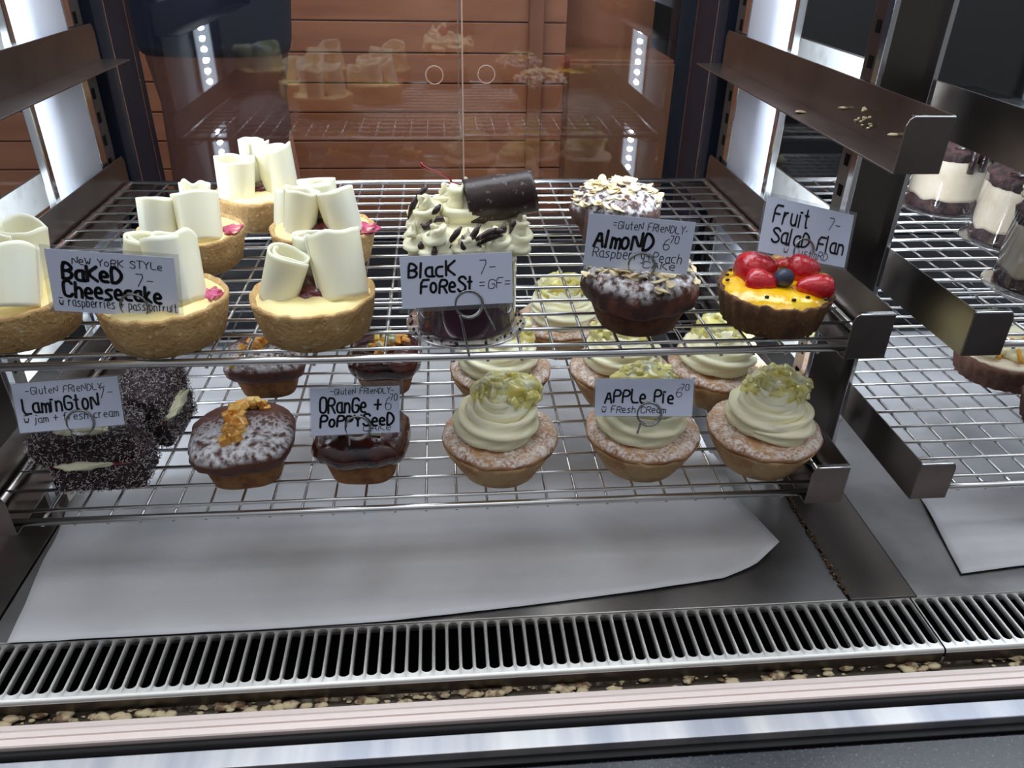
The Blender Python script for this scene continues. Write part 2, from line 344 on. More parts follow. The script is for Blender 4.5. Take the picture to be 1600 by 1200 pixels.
# vent grilles: rows of round ended slots
def grille(name, x0, n, label):
    p = .01008; y0, y1 = -.1035, -.0525; z = ZD + .001
    g = thing(name, label, 'vent grille', (x0, y1, z)); mb = MB(); hl, hr = .0228, .00365
    yc = (y0 + y1) / 2 + .0012
    for k in range(n):
        xc = x0 + (k + .5) * p; inn = []; out = []
        for q in range(24):
            a = 2 * PI * q / 24; ca, sa = math.cos(a), math.sin(a)
            inn.append((xc + hr * ca, yc + (hl - hr) * (1 if sa > .01 else -1 if sa < -.01 else 0) + hr * sa))
            out.append((xc + p / 2 * max(-1, min(1, ca * 1.42)), (y1 if sa > 0 else y0) if abs(sa) > .3 else yc + (hl - hr) * sa * 2.4))
        V = []; F = []
        for q in range(24):
            V += [(inn[q][0], inn[q][1], z - .003), (inn[q][0], inn[q][1], z - .0007), (xc + (inn[q][0] - xc) * 1.13, yc + (inn[q][1] - yc) * 1.012, z + .0003), (out[q][0], out[q][1], z)]
        for q in range(24):
            r = (q + 1) % 24
            for j in range(3): F.append((q * 4 + j, r * 4 + j, r * 4 + j + 1, q * 4 + j + 1))
        mb.add(V, F)
    x1 = x0 + n * p
    edge = [(y0, z)] + [(y0 - .003 * math.sin(a), z - .003 * (1 - math.cos(a))) for a in [PI / 2 * k / 5 for k in range(1, 6)]]
    mb2 = MB().grid([[(x, y, zz) for (y, zz) in edge] for x in (x0, x1)])
    mb4 = MB().grid([[(x, y0 - .003, zz) for zz in (z - .003, z - .0135)] for x in (x0, x1)])
    mb3 = MB().grid([[(x, y, zz) for (y, zz) in [(y1, z), (y1 + .0012, z - .0006), (y1 + .0012, z - .006)]] for x in (x0, x1)])
    inv = Matrix.Translation((-x0, -y1, -z))
    mb.xf(inv).build('slotted_plate', GRILLE, g, angle=.6)
    mb2.xf(inv).build('rolled_front_edge', GRILLE, g, angle=1.2)
    mb4.xf(inv).build('front_face', SHADEDST, g)
    mb3.xf(inv).build('rear_lip', STEEL, g)
    return g


grille('vent_grille', .7065 - 100 * .01008, 100, 'long slotted steel vent grille in front of the white paper, left of the joint')
grille('vent_grille', .7080, 62, 'slotted steel vent grille right of the joint, in front of the right-hand bay')

# sliding glass doors at the back
D1 = thing('sliding_glass_door', 'clear sliding glass door behind the main bay, its finger hole left of the overlap', 'glass door', (.15, .533, .06))
MB().box(-.178, .208, -.002, .002, 0, .594).build('pane', GLASSDOOR, D1, smooth=False)
MB().box(.2065, .2083, -.0021, .0021, 0, .594).build('edge', GLASSEDGE, D1, smooth=False)
D2 = thing('sliding_glass_door', 'clear sliding glass door behind the main bay, its finger hole right of the overlap', 'glass door', (.5, .5405, .06))
MB().box(-.148, .145, -.002, .002, 0, .594).build('pane', GLASSDOOR, D2, smooth=False)
MB().box(-.1483, -.1465, -.0021, .0021, 0, .594).build('edge', GLASSEDGE, D2, smooth=False)
for D, x, y in ((D1, .173, -.0026), (D2, -.113, -.0026)):
    MB().tube([(x + .0105 * math.cos(a), y, .178 + .0105 * math.sin(a)) for a in [2 * PI * k / 32 for k in range(33)]], .0009, 6, False).build('finger_hole_ring', GLASSEDGE, D)
D3 = thing('sliding_glass_door', 'clear sliding glass door behind the right-hand bay', 'glass door', (1.05, .533, .06))
MB().box(-.343, .337, -.002, .002, 0, .594).build('pane', GLASSDOOR, D3, smooth=False)
D4 = thing('sliding_glass_door', 'clear sliding glass door at the far left edge, behind the left-hand bay', 'glass door', (-.45, .533, .06))
MB().box(-.45, .363, -.002, .002, 0, .594).build('pane', GLASSDOOR, D4, smooth=False)


# shelf brackets and wire racks
def bracket(side, x, z, label, group=None):
    """side +1: upright plate on the right of the flange; x is the flange tip"""
    b = thing('shelf_bracket', label, 'shelf bracket', (x, 0, z), 0, group)
    t = .0012; y0, y1 = -.0072, .437; X = lambda a: side * a
    def bx(mb, a0, a1, *r): return mb.box(min(X(a0), X(a1)), max(X(a0), X(a1)), *r)
    f = MB(); bx(f, .0, .03, y0, y1, -.0058, -.0046); f.build('flange', STEEL, b, bevel=.0004)
    # upright plate, rear top corner rounded
    pr = [(y0, -.0058), (y1, -.0058), (y1, .022), (y1 - .002, .027), (y1 - .006, .0305), (y0, .0315)]
    m = MB().add([(X(.03), y, zz) for y, zz in pr] + [(X(.03 + t), y, zz) for y, zz in pr], [tuple(range(6)), tuple(range(11, 5, -1))] + [(i, (i + 1) % 6, 6 + (i + 1) % 6, 6 + i) for i in range(6)])
    m.build('upright_plate', STEEL, b, bevel=.0003)
    oz = MB(); bx(oz, .0313, .0317, .118, .425, -.0045, .0295); oz.build('lit_outer_face', LITFACE, b, smooth=False)  # added pale sheet carrying the LED light on the plate's outer side
    c = MB(); pr = [(.0312, -.0055), (.0312, .0312), (.005, .0312), (.0015, .029), (.0, .025), (.0, -.0055)]
    c.add([(X(a), y0, zz) for a, zz in pr] + [(X(a), y0 - t, zz) for a, zz in pr], [tuple(range(6)), tuple(range(11, 5, -1))] + [(i, (i + 1) % 6, 6 + (i + 1) % 6, 6 + i) for i in range(6)])
    c.build('end_cap', STEEL, b, bevel=.0005)
    l = MB(); bx(l, .004, .0312, y0 - t - .0006, y0 + .003, .0298, .0312); l.build('folded_lip', CHROME, b, bevel=.0005)
    return b


bracket(1, .62, ZU, 'right steel bracket under the upper rack, beside the fruit flan')
bracket(-1, 0, ZU, 'left steel bracket under the upper rack, behind the tart cut by the picture edge')
bracket(1, .62, 0, 'steel bracket at the right end of the lower rack, beside the apple pies')
bracket(-1, 0, 0, 'steel bracket at the left end of the lower rack, beside the lamington')
bt = bracket(1, .62, ZT, 'empty steel bracket with crumbs on it, above the fruit flan sign')
bracket(-1, 0, ZT, 'empty steel bracket in the top left corner, above the upper rack')
bracket(-1, .742, ZU, 'steel bracket under the rack that holds the chocolate cream cups')
bracket(-1, .742, 0, 'steel bracket at the left of the lower right-hand rack, below the cream flans')
bracket(-1, .742, ZT, 'empty steel bracket above the chocolate cream cups, top right')
bracket(1, -.122, ZU, 'steel bracket beyond the left post, at the height of the upper rack')
bracket(1, -.122, ZT, 'steel bracket beyond the left post, at the very top left')
bracket(1, -.122, 0, 'steel bracket beyond the left post, at the height of the lower rack')
cb = MB()
for q in range(16): cb.blob((.648 - rnd.random() * .005, .093 + rnd.uniform(-.012, .014), ZT + .002 + rnd.random() * .013), (.0016, .0016, .0011), .3, 2, 1, q)
for (x, y, z) in ((.632, .172, ZT - .0035), (.6475, .05, ZT + .006), (.647, .13, ZT + .008)): cb.blob((x, y, z), (.0045, .0028, .0012), .2, 2, 2, 3)
tag(cb.build('crumbs', CRUMB), 'almond and cake crumbs stuck on the empty bracket above the fruit flan sign', 'crumbs', kind='stuff')


def rack(x0, z, label):
    r = thing('wire_rack', label, 'wire rack', (x0, 0, z))
    w = .62; xa, xb = -.0275, w + .0275
    MB().tube([(xa, 0, .0), (xb, 0, .0)], .0030, 12).build('front_rail', WIRE, r)
    MB().tube([(xa, .428, .0), (xb, .428, .0)], .0030, 12).build('back_rail', WIRE, r)
    for x in (xa + .002, xb - .002):
        MB().tube([(x, .0, .0), (x, .428, .0)], .0028, 10).build('side_rail', WIRE, r)
    m = MB()
    for k in range(1, 17): m.tube([(xa, .0115 - .0255 + .0255 * k, .0016), (xb, .0115 - .0255 + .0255 * k, .0016)], .0015, 8)
    for k in range(1, 26):
        x = -.009 + k * .0245
        m.tube([(x, -.0005, -.0045), (x, .001, -.0028), (x, .004, -.0012), (x, .427, -.0012)], .0013, 6)
    m.build('wire_grid', WIRE, r)
    return r


rack(0, ZU, 'upper wire rack holding the cheesecake tarts, black forest cup and fruit flan')
rack(0, 0, 'lower wire rack holding the lamington, orange cakes and apple pies')
rack(.742, ZU, 'wire rack in the right-hand bay holding the chocolate cream cups')
rack(.742, 0, 'wire rack at lower right holding the cream flans')


# baking paper sheets on the deck
def paper(name, front, yb, xl, xr, label):
    def interp(x):
        for (xa, ya), (xb_, yb_) in zip(front, front[1:]):
            if xa <= x <= xb_: return ya + (yb_ - ya) * (x - xa) / (xb_ - xa)
        return front[-1][1]
    n, m = 72, 60; rows = []
    for i in range(n + 1):
        s = i / n; row = []
        for j in range(m + 1):
            t = j / m; xx = front[0][0] + (front[-1][0] - front[0][0]) * s
            yf = interp(xx); y = yf + (yb - yf) * t
            # the side edges drift as they run back
            x = xx + (xl(t) * (1 - s) + xr(t) * s)
            z = ZD + .0025 + .0022 * math.sin(y * 70 + 1.2 * math.sin(x * 6)) * min(1, t * 4) + .0012 * noise.noise(Vector((x * 9, y * 12, 1))) + .0006 * noise.noise(Vector((x * 40, y * 50, 3)))
            if s > .93: z += .006 * ((s - .93) / .07) ** 2 * (1 if t < .35 else 0.3)
            row.append((x, y, max(z, ZD + .0006)))
        rows.append(row)
    o = MB().grid(rows).build(name, PAPER, solid=.0003)
    return tag(o, label, 'paper')


paper('paper_sheet', [(-.0075, -.0525), (.0985, -.0522), (.1765, -.0515), (.2744, -.0505), (.3763, -.0417), (.4839, -.0312), (.558, -.0214), (.5908, -.0082), (.6188, .0125)], .425,
      lambda t: -.017 * min(1, t * 3), lambda t: -.014 * min(1, t * 7) - .01 * t, 'wide white baking paper sheet with a curved front edge, under the main racks')
paper('paper_sheet', [(.766, -.0294), (.8276, -.0234), (1.0, -.012), (1.3, -.01)], .425,
      lambda t: .02 * min(1, t * 3) + .03 * t, lambda t: 0, 'white baking paper sheet on the case floor in the right-hand bay')

# crumbs caught in the trough and along the seam
tr = MB()
for k in range(300):
    x = rnd.uniform(-.05, .95); y = rnd.uniform(-.1145, -.105); big = rnd.random() < .4
    s_ = rnd.uniform(.003, .0065) if big else rnd.uniform(.001, .003)
    tr.blob((x, y, -.0893 + s_ * .3), (s_, s_ * .62, s_ * .34), .3, 1.4, 2 if big else 1, k * .37)
tag(tr.build('crumbs', CRUMB), 'almond flakes and crumbs fallen into the trough behind the glass channel', 'crumbs', kind='stuff')
tr = MB()
for k in range(170):
    y = rnd.uniform(-.045, .14); tr.blob((.6565 + rnd.gauss(0, .0012), y, ZD + .001), rnd.uniform(.0005, .0016), .4, 2, 1, k)
tag(tr.build('crumbs', DIRT), 'dark crumbs caught along the floor seam under the right post', 'crumbs', kind='stuff')

tag(MB().box(-.95, 1.75, -.75, -.1615, -.14, -.1).build('countertop', GRANITE, bevel=.002), 'black speckled stone countertop in front of the glass', 'countertop')

# ------------------------------------------------------------------ behind the case
fl = tag(MB().box(-2.5, 3.5, -3, 3.2, -1.02, -1.0).build('floor', mat('dark_floor', S(70, 62, 58), .5)), kind='structure')
pk = MB(); z = .1234 - .0917 * 12
while z < 1.5:
    pk.box(-2.2, .735, 2.2, 2.23, z + .0022, z + .0917 - .0022); z += .0917
pk.box(-2.2, .735, 2.222, 2.25, -1, 1.5)
tag(pk.build('wall_back', PLANK, bevel=.002), kind='structure')
tag(MB().box(.612, .66, 2.165, 2.2, -1, 1.5).build('trim_1', TRIM, bevel=.004), kind='structure')
tag(MB().box(1.07, 1.125, 2.1, 2.2, -1, 1.5).build('trim_2', NAVYP, bevel=.004), kind='structure')
tag(MB().box(1.125, 3.4, 2.9, 2.95, -1, 1.5).build('wall_right', mat('unlit_room_wall', S(17, 19, 28), .7)), kind='structure')  # near-black navy paints the unlit room and bluish glass tone
cpd = thing('cupboard', 'plain brown wooden cupboard standing beside the plank wall', 'cupboard', (.9, 2.1, -1))
MB().box(-.165, .17, 0, .3, 0, 1.031).build('cupboard_body', BOARD, cpd, bevel=.004)
MB().box(-.165, .17, -.012, -.001, .04, .62).build('lower_door', BOARD, cpd, bevel=.003)
MB().box(-.165, .17, -.012, -.001, .63, 1.02).build('upper_door', BOARD, cpd, bevel=.003)
tag(MB().box(.735, 1.07, 2.42, 2.45, -1, 1.5).build('wall_recess', PLANK), kind='structure')

# a person in navy behind the glass, only the middle of the body in the picture
ps = thing('person', 'person in a navy top and brown apron standing behind the glass doors', 'person', (-.21, 1.62, -1.0))


def loft(sections, n=28):
    mb = MB()
    mb.grid([[(cx + a * math.copysign(abs(math.cos(t)) ** .8, math.cos(t)), cy + b * math.copysign(abs(math.sin(t)) ** .8, math.sin(t)), z) for t in [2 * PI * k / n for k in range(n)]] for (cx, cy, a, b, z) in sections], True, True)
    return mb


body = bpy.data.meshes.new('body')
V = [(0, 0, .93), (0, 0, 1.1), (0, 0, 1.3), (0, 0, 1.45), (0, -.01, 1.52), (0, -.02, 1.62), (0, -.02, 1.74),
     (-.1, 0, .88), (-.1, -.01, .5), (-.1, .02, .1), (-.1, -.1, .04), (.1, 0, .88), (.1, -.01, .5), (.1, .02, .1), (.1, -.1, .04),
     (-.18, 0, 1.42), (-.2, -.06, 1.3), (-.1, -.2, 1.4), (.18, 0, 1.42), (.2, -.06, 1.3), (.1, -.2, 1.4)]
Eg = [(0, 1), (1, 2), (2, 3), (3, 4), (4, 5), (5, 6), (0, 7), (7, 8), (8, 9), (9, 10), (0, 11), (11, 12), (12, 13), (13, 14), (3, 15), (15, 16), (16, 17), (3, 18), (18, 19), (19, 20)]
RR = [.12, .11, .12, .08, .05, .085, .075, .08, .055, .04, .035, .08, .055, .04, .035, .05, .04, .03, .05, .04, .03]
body.from_pydata(V, Eg, []); bo = bpy.data.objects.new('body', body); COL.objects.link(bo); bo.parent = ps; body.materials.append(SKIN)
sk = bo.modifiers.new('skin', 'SKIN')
for i, r_ in enumerate(RR): body.skin_vertices[0].data[i].radius = (r_, r_)
body.skin_vertices[0].data[0].use_root = True
bo.modifiers.new('sub', 'SUBSURF').levels = 1
loft([(0, 0, .172, .12, 1.115), (0, -.01, .18, .135, 1.14), (0, 0, .19, .135, 1.25), (0, 0, .2, .13, 1.38), (0, 0, .16, .1, 1.47), (0, 0, .08, .07, 1.51)]).build('shirt', SHIRT, ps)
loft([(-.005, 0, .17, .13, .35), (-.005, 0, .165, .128, .6), (-.002, 0, .155, .122, .85), (.0, 0, .15, .12, 1.0), (0, 0, .165, .118, 1.1), (0, 0, .168, .118, 1.13)]).build('apron', APRON, ps)
MB().blob((0, -.01, 1.7), (.1, .11, .1), .05, 2, 3, 2, -.2).build('hair', HAIR, ps)


# ------------------------------------------------------------------ pastries
def curl_mb(rad, length, turns=1.35, taper=.12, seed=0, jag=.06, inner=.62, ell=1.0):
    """a rolled sheet: spiral section along z"""
    nu, nv = 44, 14; rows = []; r_ = random.Random(seed); ph = r_.random() * 6
    for i in range(nu + 1):
        u = i / nu; a = ph + u * turns * 2 * PI; rr = rad * (inner + (1 - inner) * u ** .8); row = []
        top = length * (1 + jag * noise.noise(Vector((u * 7, seed, 0))) * 1.6 - jag * .5 * (u > .93) * (u - .93) * 10); bot = length * jag * .6 * noise.noise(Vector((u * 6, seed, 9)))
        for j in range(nv + 1):
            v = j / nv; rv = rr * (1 + taper * (v - .5))
            row.append((rv * math.cos(a) * ell, rv * math.sin(a), bot + (top - bot) * v))
        rows.append(row)
    return MB().grid(rows)


def curl(parent, base, axis, rad, seed, turns=1.35, inner=.62, material=None, name='chocolate_curl', taper=.12, jag=.06, th=.0016):
    ax = Vector(axis); L = ax.length
    m = Matrix.Translation(base) @ ax.to_track_quat('Z', 'Y').to_matrix().to_4x4()
    return curl_mb(rad, L, turns, taper, seed, jag, inner).xf(m).build(name, material or WCHOC, parent, solid=th)


def shell_fn(seed, amp=.02, flute=0, fl=.03):
    def fn(a, r, z):
        k = 1 + amp * noise.noise(Vector((math.cos(a) * 2 + seed, math.sin(a) * 2, z * 60))) + (fl * math.cos(flute * a) if flute else 0)
        return (r * k * math.cos(a), r * k * math.sin(a), z + (.0022 * noise.noise(Vector((math.cos(a) * 5, math.sin(a) * 5 + seed, 4))) if z > .02 else 0))
    return fn


def cheesecake(x, y, R, label, curls, seed, jam=((0, .006, .014),)):
    t = thing('cheesecake_tart', label, 'cheesecake', (x, y, ZU + .003), 0, 'baked cheesecake tarts on the upper rack')
    MB().lathe([(R * .3, 0), (R * .82, 0), (R * .87, .002), (R * .955, .016), (R * .995, .028), (R * 1.0, .0305), (R * .96, .0315), (R * .92, .029), (R * .3, .026)], 72, shell_fn(seed)).build('pastry_shell', CRUST, t)
    rows = []
    for i in range(15):
        q = i / 14
        row = []
        for k in range(64):
            a = 2 * PI * k / 64; rr = R * .945 * q
            z = .0285 + .0035 * (1 - q ** 4) + .0022 * noise.noise(Vector((rr * math.cos(a) * 70 + seed, rr * math.sin(a) * 70, 2))) - (.0015 if q > .97 else 0) + .0018 * math.exp(-((q - .78) / .1) ** 2)
            row.append((rr * math.cos(a), rr * math.sin(a), z))
        rows.append(row)
    MB().grid(rows, True).build('cheesecake_filling', CUSTARDTOP, t)
    for (jx, jy, jr) in jam:
        if jr > .0095: MB().blob((jx, jy, .031), (jr, jr * .95, .0075), .2, 2, 3, seed).build('raspberry_jam', JAM, t)
        else: MB().blob((jx, jy, .0315), (jr * 1.15, jr * 1.5, .0026), .35, 2.2, 3, seed).build('raspberry_stain', STAIN, t)
    for n_, (c, ax, r_, sp) in enumerate(curls):
        curl(t, c, ax, r_, seed * 7 + n_, sp, (.86 if sp < 1.3 else .66) + .06 * ((n_ * 7 + seed) % 3) / 2, th=.0013, jag=.075)
    return t


cheesecake(.0206, .0501, .046, 'baked cheesecake tart with white chocolate curls, cut off by the left picture edge',
           [((.0107, -.024, .027), (-.004, .022, .036), .0215, 1.15), ((.0018, .0262, .027), (.0049, .0, .0434), .018, 1.3), ((-.03, -.002, .027), (-.004, .004, .04), .016, 1.4)], 1)
cheesecake(.129, .0382, .0447, 'baked cheesecake tart behind the cheesecake sign, its sign holder stuck in the top',
           [((.0157, -.006, .027), (-.0076, .02, .042), .0178, 1.2), ((-.0215, .026, .027), (.009, .004, .036), .0152, 1.7), ((-.006, .03, .027), (.006, .006, .036), .012, 1.5)], 2, ((.0, .004, .016), (.034, .0, .006)))
cheesecake(.234, .0413, .0447, 'baked cheesecake tart in the front row, just left of the black forest cup',
           [((-.0245, -.0035, .027), (.0125, .001, .0345), .0152, 1.5), ((-.002, .023, .030), (.0015, .003, .0345), .0145, 1.8), ((.0232, -.006, .027), (-.0075, .021, .043), .0185, 1.12), ((-.006, .008, .029), (.012, .006, .022), .011, .5)], 3, ((.001, .004, .02), (.012, -.004, .012)))
cheesecake(.1117, .1773, .045, 'baked cheesecake tart in the second row, behind the tart with the cheesecake sign',
           [((-.0205, -.018, .027), (.0013, .01, .034), .0158, 1.45), ((.0146, -.019, .027), (-.0042, .015, .0365), .0178, 1.2), ((.0025, .018, .027), (.0018, .006, .0367), .0125, .7)], 4, ((.0, -.002, .016), (.037, -.004, .007)))
cheesecake(.1517, .2871, .045, 'baked cheesecake tart at the very back of the upper rack, with tall upright curls',
           [((-.0217, -.0145, .027), (.0028, .002, .039), .0182, 1.3), ((.0188, .002, .027), (-.0058, .004, .0455), .0185, 1.3), ((-.008, .024, .027), (.0009, .006, .0457), .0145, 1.6)], 5, ((.003, .004, .014),))
cheesecake(.2235, .182, .0455, 'cheesecake tart in the second row with crumpled curls and jam on its right rim',
           [((-.0187, -.012, .027), (.006, .004, .0388), .0152, 1.5), ((.0214, -.0127, .027), (-.0091, .008, .0369), .0165, 1.6), ((-.001, .016, .027), (-.0028, .004, .0384), .0165, 1.9), ((-.034, .012, .025), (.004, .01, .03), .011, 1.2)], 6, ((.004, -.01, .018), (.038, -.008, .009)))


def rope_swirl(R0, turns, rise, rope, lobes=7, twist=1.2, seed=0, zoff=0.0):
    m = MB(); N = int(turns * 44); rows = []; n = lobes * 4
    for i in range(N + 1):
        u = i / N; a = seed + u * turns * 2 * PI
        rr = R0 * (1 - u) ** .85 * (1 + .04 * noise.noise(Vector((u * 9, seed, 0)))); z = zoff + rise * u ** 1.15 + .001 * noise.noise(Vector((u * 14, seed, 5)))
        p = Vector((rr * math.cos(a), rr * math.sin(a), z)); e1 = Vector((math.cos(a), math.sin(a), 0)); e2 = Vector((0, 0, 1))
        rp = rope * (1 - .22 * u) * min(1, .35 + u * 10)
        rows.append([p + (e1 * math.cos(t) + e2 * math.sin(t)) * rp * (1 + .27 * math.cos(lobes * (t + twist * a * .3))) for t in [2 * PI * k / n for k in range(n)]])
    m.grid(rows, True, True)
    return m


# clear cup with disc foot
def cup(t, r, h):
    MB().lathe([(.012, .0), (.044, .0), (.0452, .0008), (.0452, .0016), (.044, .0022), (.0375, .0024), (.012, .0024)], 64).build('cup_foot', CUPFOOT, t)
    MB().grid([[((r + k * .0005) * math.cos(a), (r + k * .0005) * math.sin(a), z) for a in [2 * PI * j / 64 for j in range(64)]] for k, z in ((0, .0026), (0, h - .001), (1, h - .0005), (1, h))], True).build('cup_wall', CUP, t)


bf = thing('black_forest_cake', 'black forest cake in a clear cup under a dark chocolate roll and cherry', 'cake', (.3446, .0478, ZU + .003))
cup(bf, .0375, .066)
MB().lathe([(.01, .003), (.0362, .003), (.0366, .006), (.0366, .031), (.036, .0335), (.01, .0345)], 56, shell_fn(3, .01)).build('cherry_layer', COMPOTE, bf)
fc = MB(); r4 = random.Random(3)
for k in range(60):
    a = r4.random() * 2 * PI; rr = r4.uniform(.0385, .0442); fc.blob((rr * math.cos(a), rr * math.sin(a), .003), r4.uniform(.0004, .0013), .4, 2, 1, k)
tag(fc.build('cake_crumbs', BROWNIE, bf), kind='stuff')
MB().lathe([(.01, .034), (.0363, .034), (.0366, .036), (.0366, .05), (.036, .052), (.01, .052)], 56).build('pale_cream_layer', PINKCREAM, bf)
MB().lathe([(.01, .052), (.0364, .052), (.0366, .054), (.0362, .062), (.01, .063)], 56).build('chocolate_layer', COMPOTE, bf)
cm = MB()
for k, (x, y, z, s_) in enumerate([(-.03, -.014, .068, .0135), (-.017, -.026, .07, .0145), (.001, -.03, .068, .014), (.019, -.025, .067, .0145), (.034, -.01, .068, .0145), (.033, .01, .068, .014), (.012, .026, .07, .015), (-.012, .026, .072, .015), (-.03, .01, .074, .014), (-.024, -.006, .082, .0145), (0, 0, .078, .022), (.018, .002, .078, .015), (-.012, .012, .086, .013)]):
    q_ = s_ / .0145
    sw = rope_swirl(.0075 * q_, 1.7, .017 * q_, .0088 * q_, 5, .8, k * 1.9, -.004)
    lean = Matrix.Translation((x, y, z)) @ Matrix.Rotation(x * 9, 4, 'Y') @ Matrix.Rotation(-y * 9, 4, 'X')
    sw.xf(lean); cm.add(sw.v, sw.f)
cm.blob((0, 0, .074), (.033, .031, .011), .1, 2, 3, 4)
cm.build('whipped_cream', CREAM, bf)
curl(bf, (.001, -.002, .0945), (.0475, .004, .008), .0162, 21, 1.6, .5, DCHOC, 'chocolate_roll', -.12, .04, .002)
chy = MB().blob((-.0075, .017, .0945), (.0085, .0085, .008), .05, 2, 3, 1).build('cherry', CHERRY, bf)
MB().tube([(-.0075, .0165, .101), (-.010, .013, .107), (-.017, .008, .1125), (-.025, .004, .1165), (-.0285, .003, .1185), (-.0298, .003, .121)], [.0009, .0008, .0008, .0009, .0013, .0009], 8).build('cherry_stem', CHERRY, chy)
sh = MB(); r2 = random.Random(5)
for k, (x, y, z, l, a) in enumerate([(-.008, -.033, .081, .016, .9), (-.012, -.032, .074, .013, 1.9), (.006, -.035, .0765, .009, 2.6), (.016, -.034, .078, .018, .35), (.02, -.033, .083, .014, .1), (.032, -.022, .083, .009, 1.2), (-.027, -.018, .086, .008, .3), (-.02, -.016, .094, .009, .8), (-.036, .0, .09, .018, 1.1), (-.03, .0, .1, .014, .8), (-.018, -.022, .0875, .007, 0), (-.022, -.036, .073, .006, 1.4), (-.031, -.026, .072, .005, 1.6), (.025, -.03, .086, .006, 1.3), (.004, -.036, .082, .02, 1.0), (.012, -.038, .0835, .018, .5), (-.002, -.037, .077, .012, 1.7)]):
    dx, dz = math.cos(a) * l / 2, math.sin(a) * l / 2; b = r2.uniform(-.003, .003)
    sh.tube([(x - dx, y, z - dz), (x - dx * .3, y - .0015, z - dz * .3 + b), (x + dx * .4, y - .001, z + dz * .4 + b), (x + dx, y + .001, z + dz)], [.0006, .0021, .0023, .0007], 7)
sh.build('chocolate_shards', DCHOC, bf)


# superellipse frustum cakes with a flared top
def se(a, n): return (math.copysign(abs(math.cos(a)) ** (2 / n), math.cos(a)), math.copysign(abs(math.sin(a)) ** (2 / n), math.sin(a)))


def cake_body(t, prof, n, material, seed, name='cake_base', yk=1.0):
    def fn(a, r, z):
        c, s_ = se(a, n); k = 1 + .025 * noise.noise(Vector((c * 2 + seed, s_ * 2, z * 50)))
        return (r * k * c, r * k * s_ * yk, z)
    return MB().lathe(prof, 64, fn).build(name, material, t)


def cake_top(t, R, z0, h, n, material, seed, name='cake_top', yk=1.0, rough=.05):
    def fn(a, r, z):
        c, s_ = se(a, n); k = 1 + rough * noise.noise(Vector((c * 3 + seed, s_ * 3, z * 90))) + rough * .5 * noise.noise(Vector((c * 9, s_ * 9, seed)))
        zz = z + .004 * noise.noise(Vector((c * r * 60, s_ * r * 60, seed)))
        return (r * k * c, r * k * s_ * yk, zz)
    pr = [(R * .2, z0 - .003), (R * .86, z0 - .004), (R * .96, z0), (R * 1.0, z0 + h * .25), (R * .97, z0 + h * .5), (R * .85, z0 + h * .78), (R * .62, z0 + h * .93), (R * .35, z0 + h), (R * .06, z0 + h * 1.01)]
    return MB().lathe(pr, 80, fn).build(name, material, t)


def flakes(t, R, zf, count, seed, name='almond_flakes'):
    m = MB(); r_ = random.Random(seed)
    for k in range(count):
        a = r_.random() * 2 * PI; rr = R * math.sqrt(r_.random()); x, y = rr * math.cos(a), rr * math.sin(a)
        s_ = r_.uniform(.0045, .0075); q = Matrix.Translation((x, y, zf(rr) + r_.uniform(.0005, .0035))) @ Matrix.Rotation(r_.random() * 6, 4, 'Z') @ Matrix.Rotation(r_.uniform(-.45, .45), 4, 'X') @ Matrix.Rotation(r_.uniform(-.4, .4), 4, 'Y')
        P = []
        for j in range(12):
            b = 2 * PI * j / 12; P.append((s_ * math.cos(b) * (1 - .25 * math.cos(b)), s_ * .66 * math.sin(b), .0012 * math.cos(2 * b)))
        V = [q @ Vector((p[0], p[1], p[2] + d)) for d in (-.0004, .0004) for p in P]
        m.add(V, [tuple(range(12)), tuple(range(23, 11, -1))] + [(j, (j + 1) % 12, 12 + (j + 1) % 12, 12 + j) for j in range(12)])
    return m.build(name, ALMOND, t, angle=.6)


def almond_cake(x, y, R, rz, label, seed):
    t = thing('almond_cake', label, 'cake', (x, y, ZU + .003), rz, 'almond cakes on the upper rack')
    cake_body(t, [(R * .3, 0), (R * .68, 0), (R * .73, .0015), (R * .86, .016), (R * .94, .025), (R * .8, .029), (R * .3, .031)], 2.3, CAKEBROWN, seed)
    tp = cake_top(t, R * 1.05, .0225, .029, 2.4, CAKETOP, seed, rough=.09)
    zf = lambda r: .0268 + .0255 * (1 - .6 * (r / R) ** 3.5)
    fo = flakes(tp, R * .99, zf, 88, seed); fo['kind'] = 'stuff'
    return t


almond_cake(.4754, .0454, .0404, .2, 'almond raspberry peach cake with the sign holder stuck in its top', 11)
almond_cake(.4935, .225, .0404, 1.1, 'almond cake half hidden behind the almond sign, further back', 17)

# fruit flan
ff = thing('fruit_flan', 'glazed fruit flan with yellow curd, strawberries and one blueberry', 'flan', (.5811, .0434, ZU + .003))
Rf = .0425
MB().lathe([(Rf * .3, 0), (Rf * .82, 0), (Rf * .86, .001), (Rf * .97, .02), (Rf * 1.02, .027), (Rf * 1.0, .0282), (Rf * .95, .027), (Rf * .3, .02)], 120, shell_fn(4, .012, 26, .022)).build('fluted_shell', FLUTED, ff)
rows = []
for i in range(13):
    q = i / 12
    rows.append([((Rf * (.97 + .05 * noise.noise(Vector((math.cos(a) * 4, math.sin(a) * 4, 3)))) * q * math.cos(a)), Rf * (.97 + .05 * noise.noise(Vector((math.cos(a) * 4, math.sin(a) * 4, 3)))) * q * math.sin(a),
                  .0275 + .006 * (1 - q ** 5) + .0016 * noise.noise(Vector((q * 4 * math.cos(a), q * 4 * math.sin(a), 1))) - (.003 if q > .95 else 0)) for a in [2 * PI * k / 72 for k in range(72)]])
MB().grid(rows, True).build('passionfruit_curd', PASSION, ff)


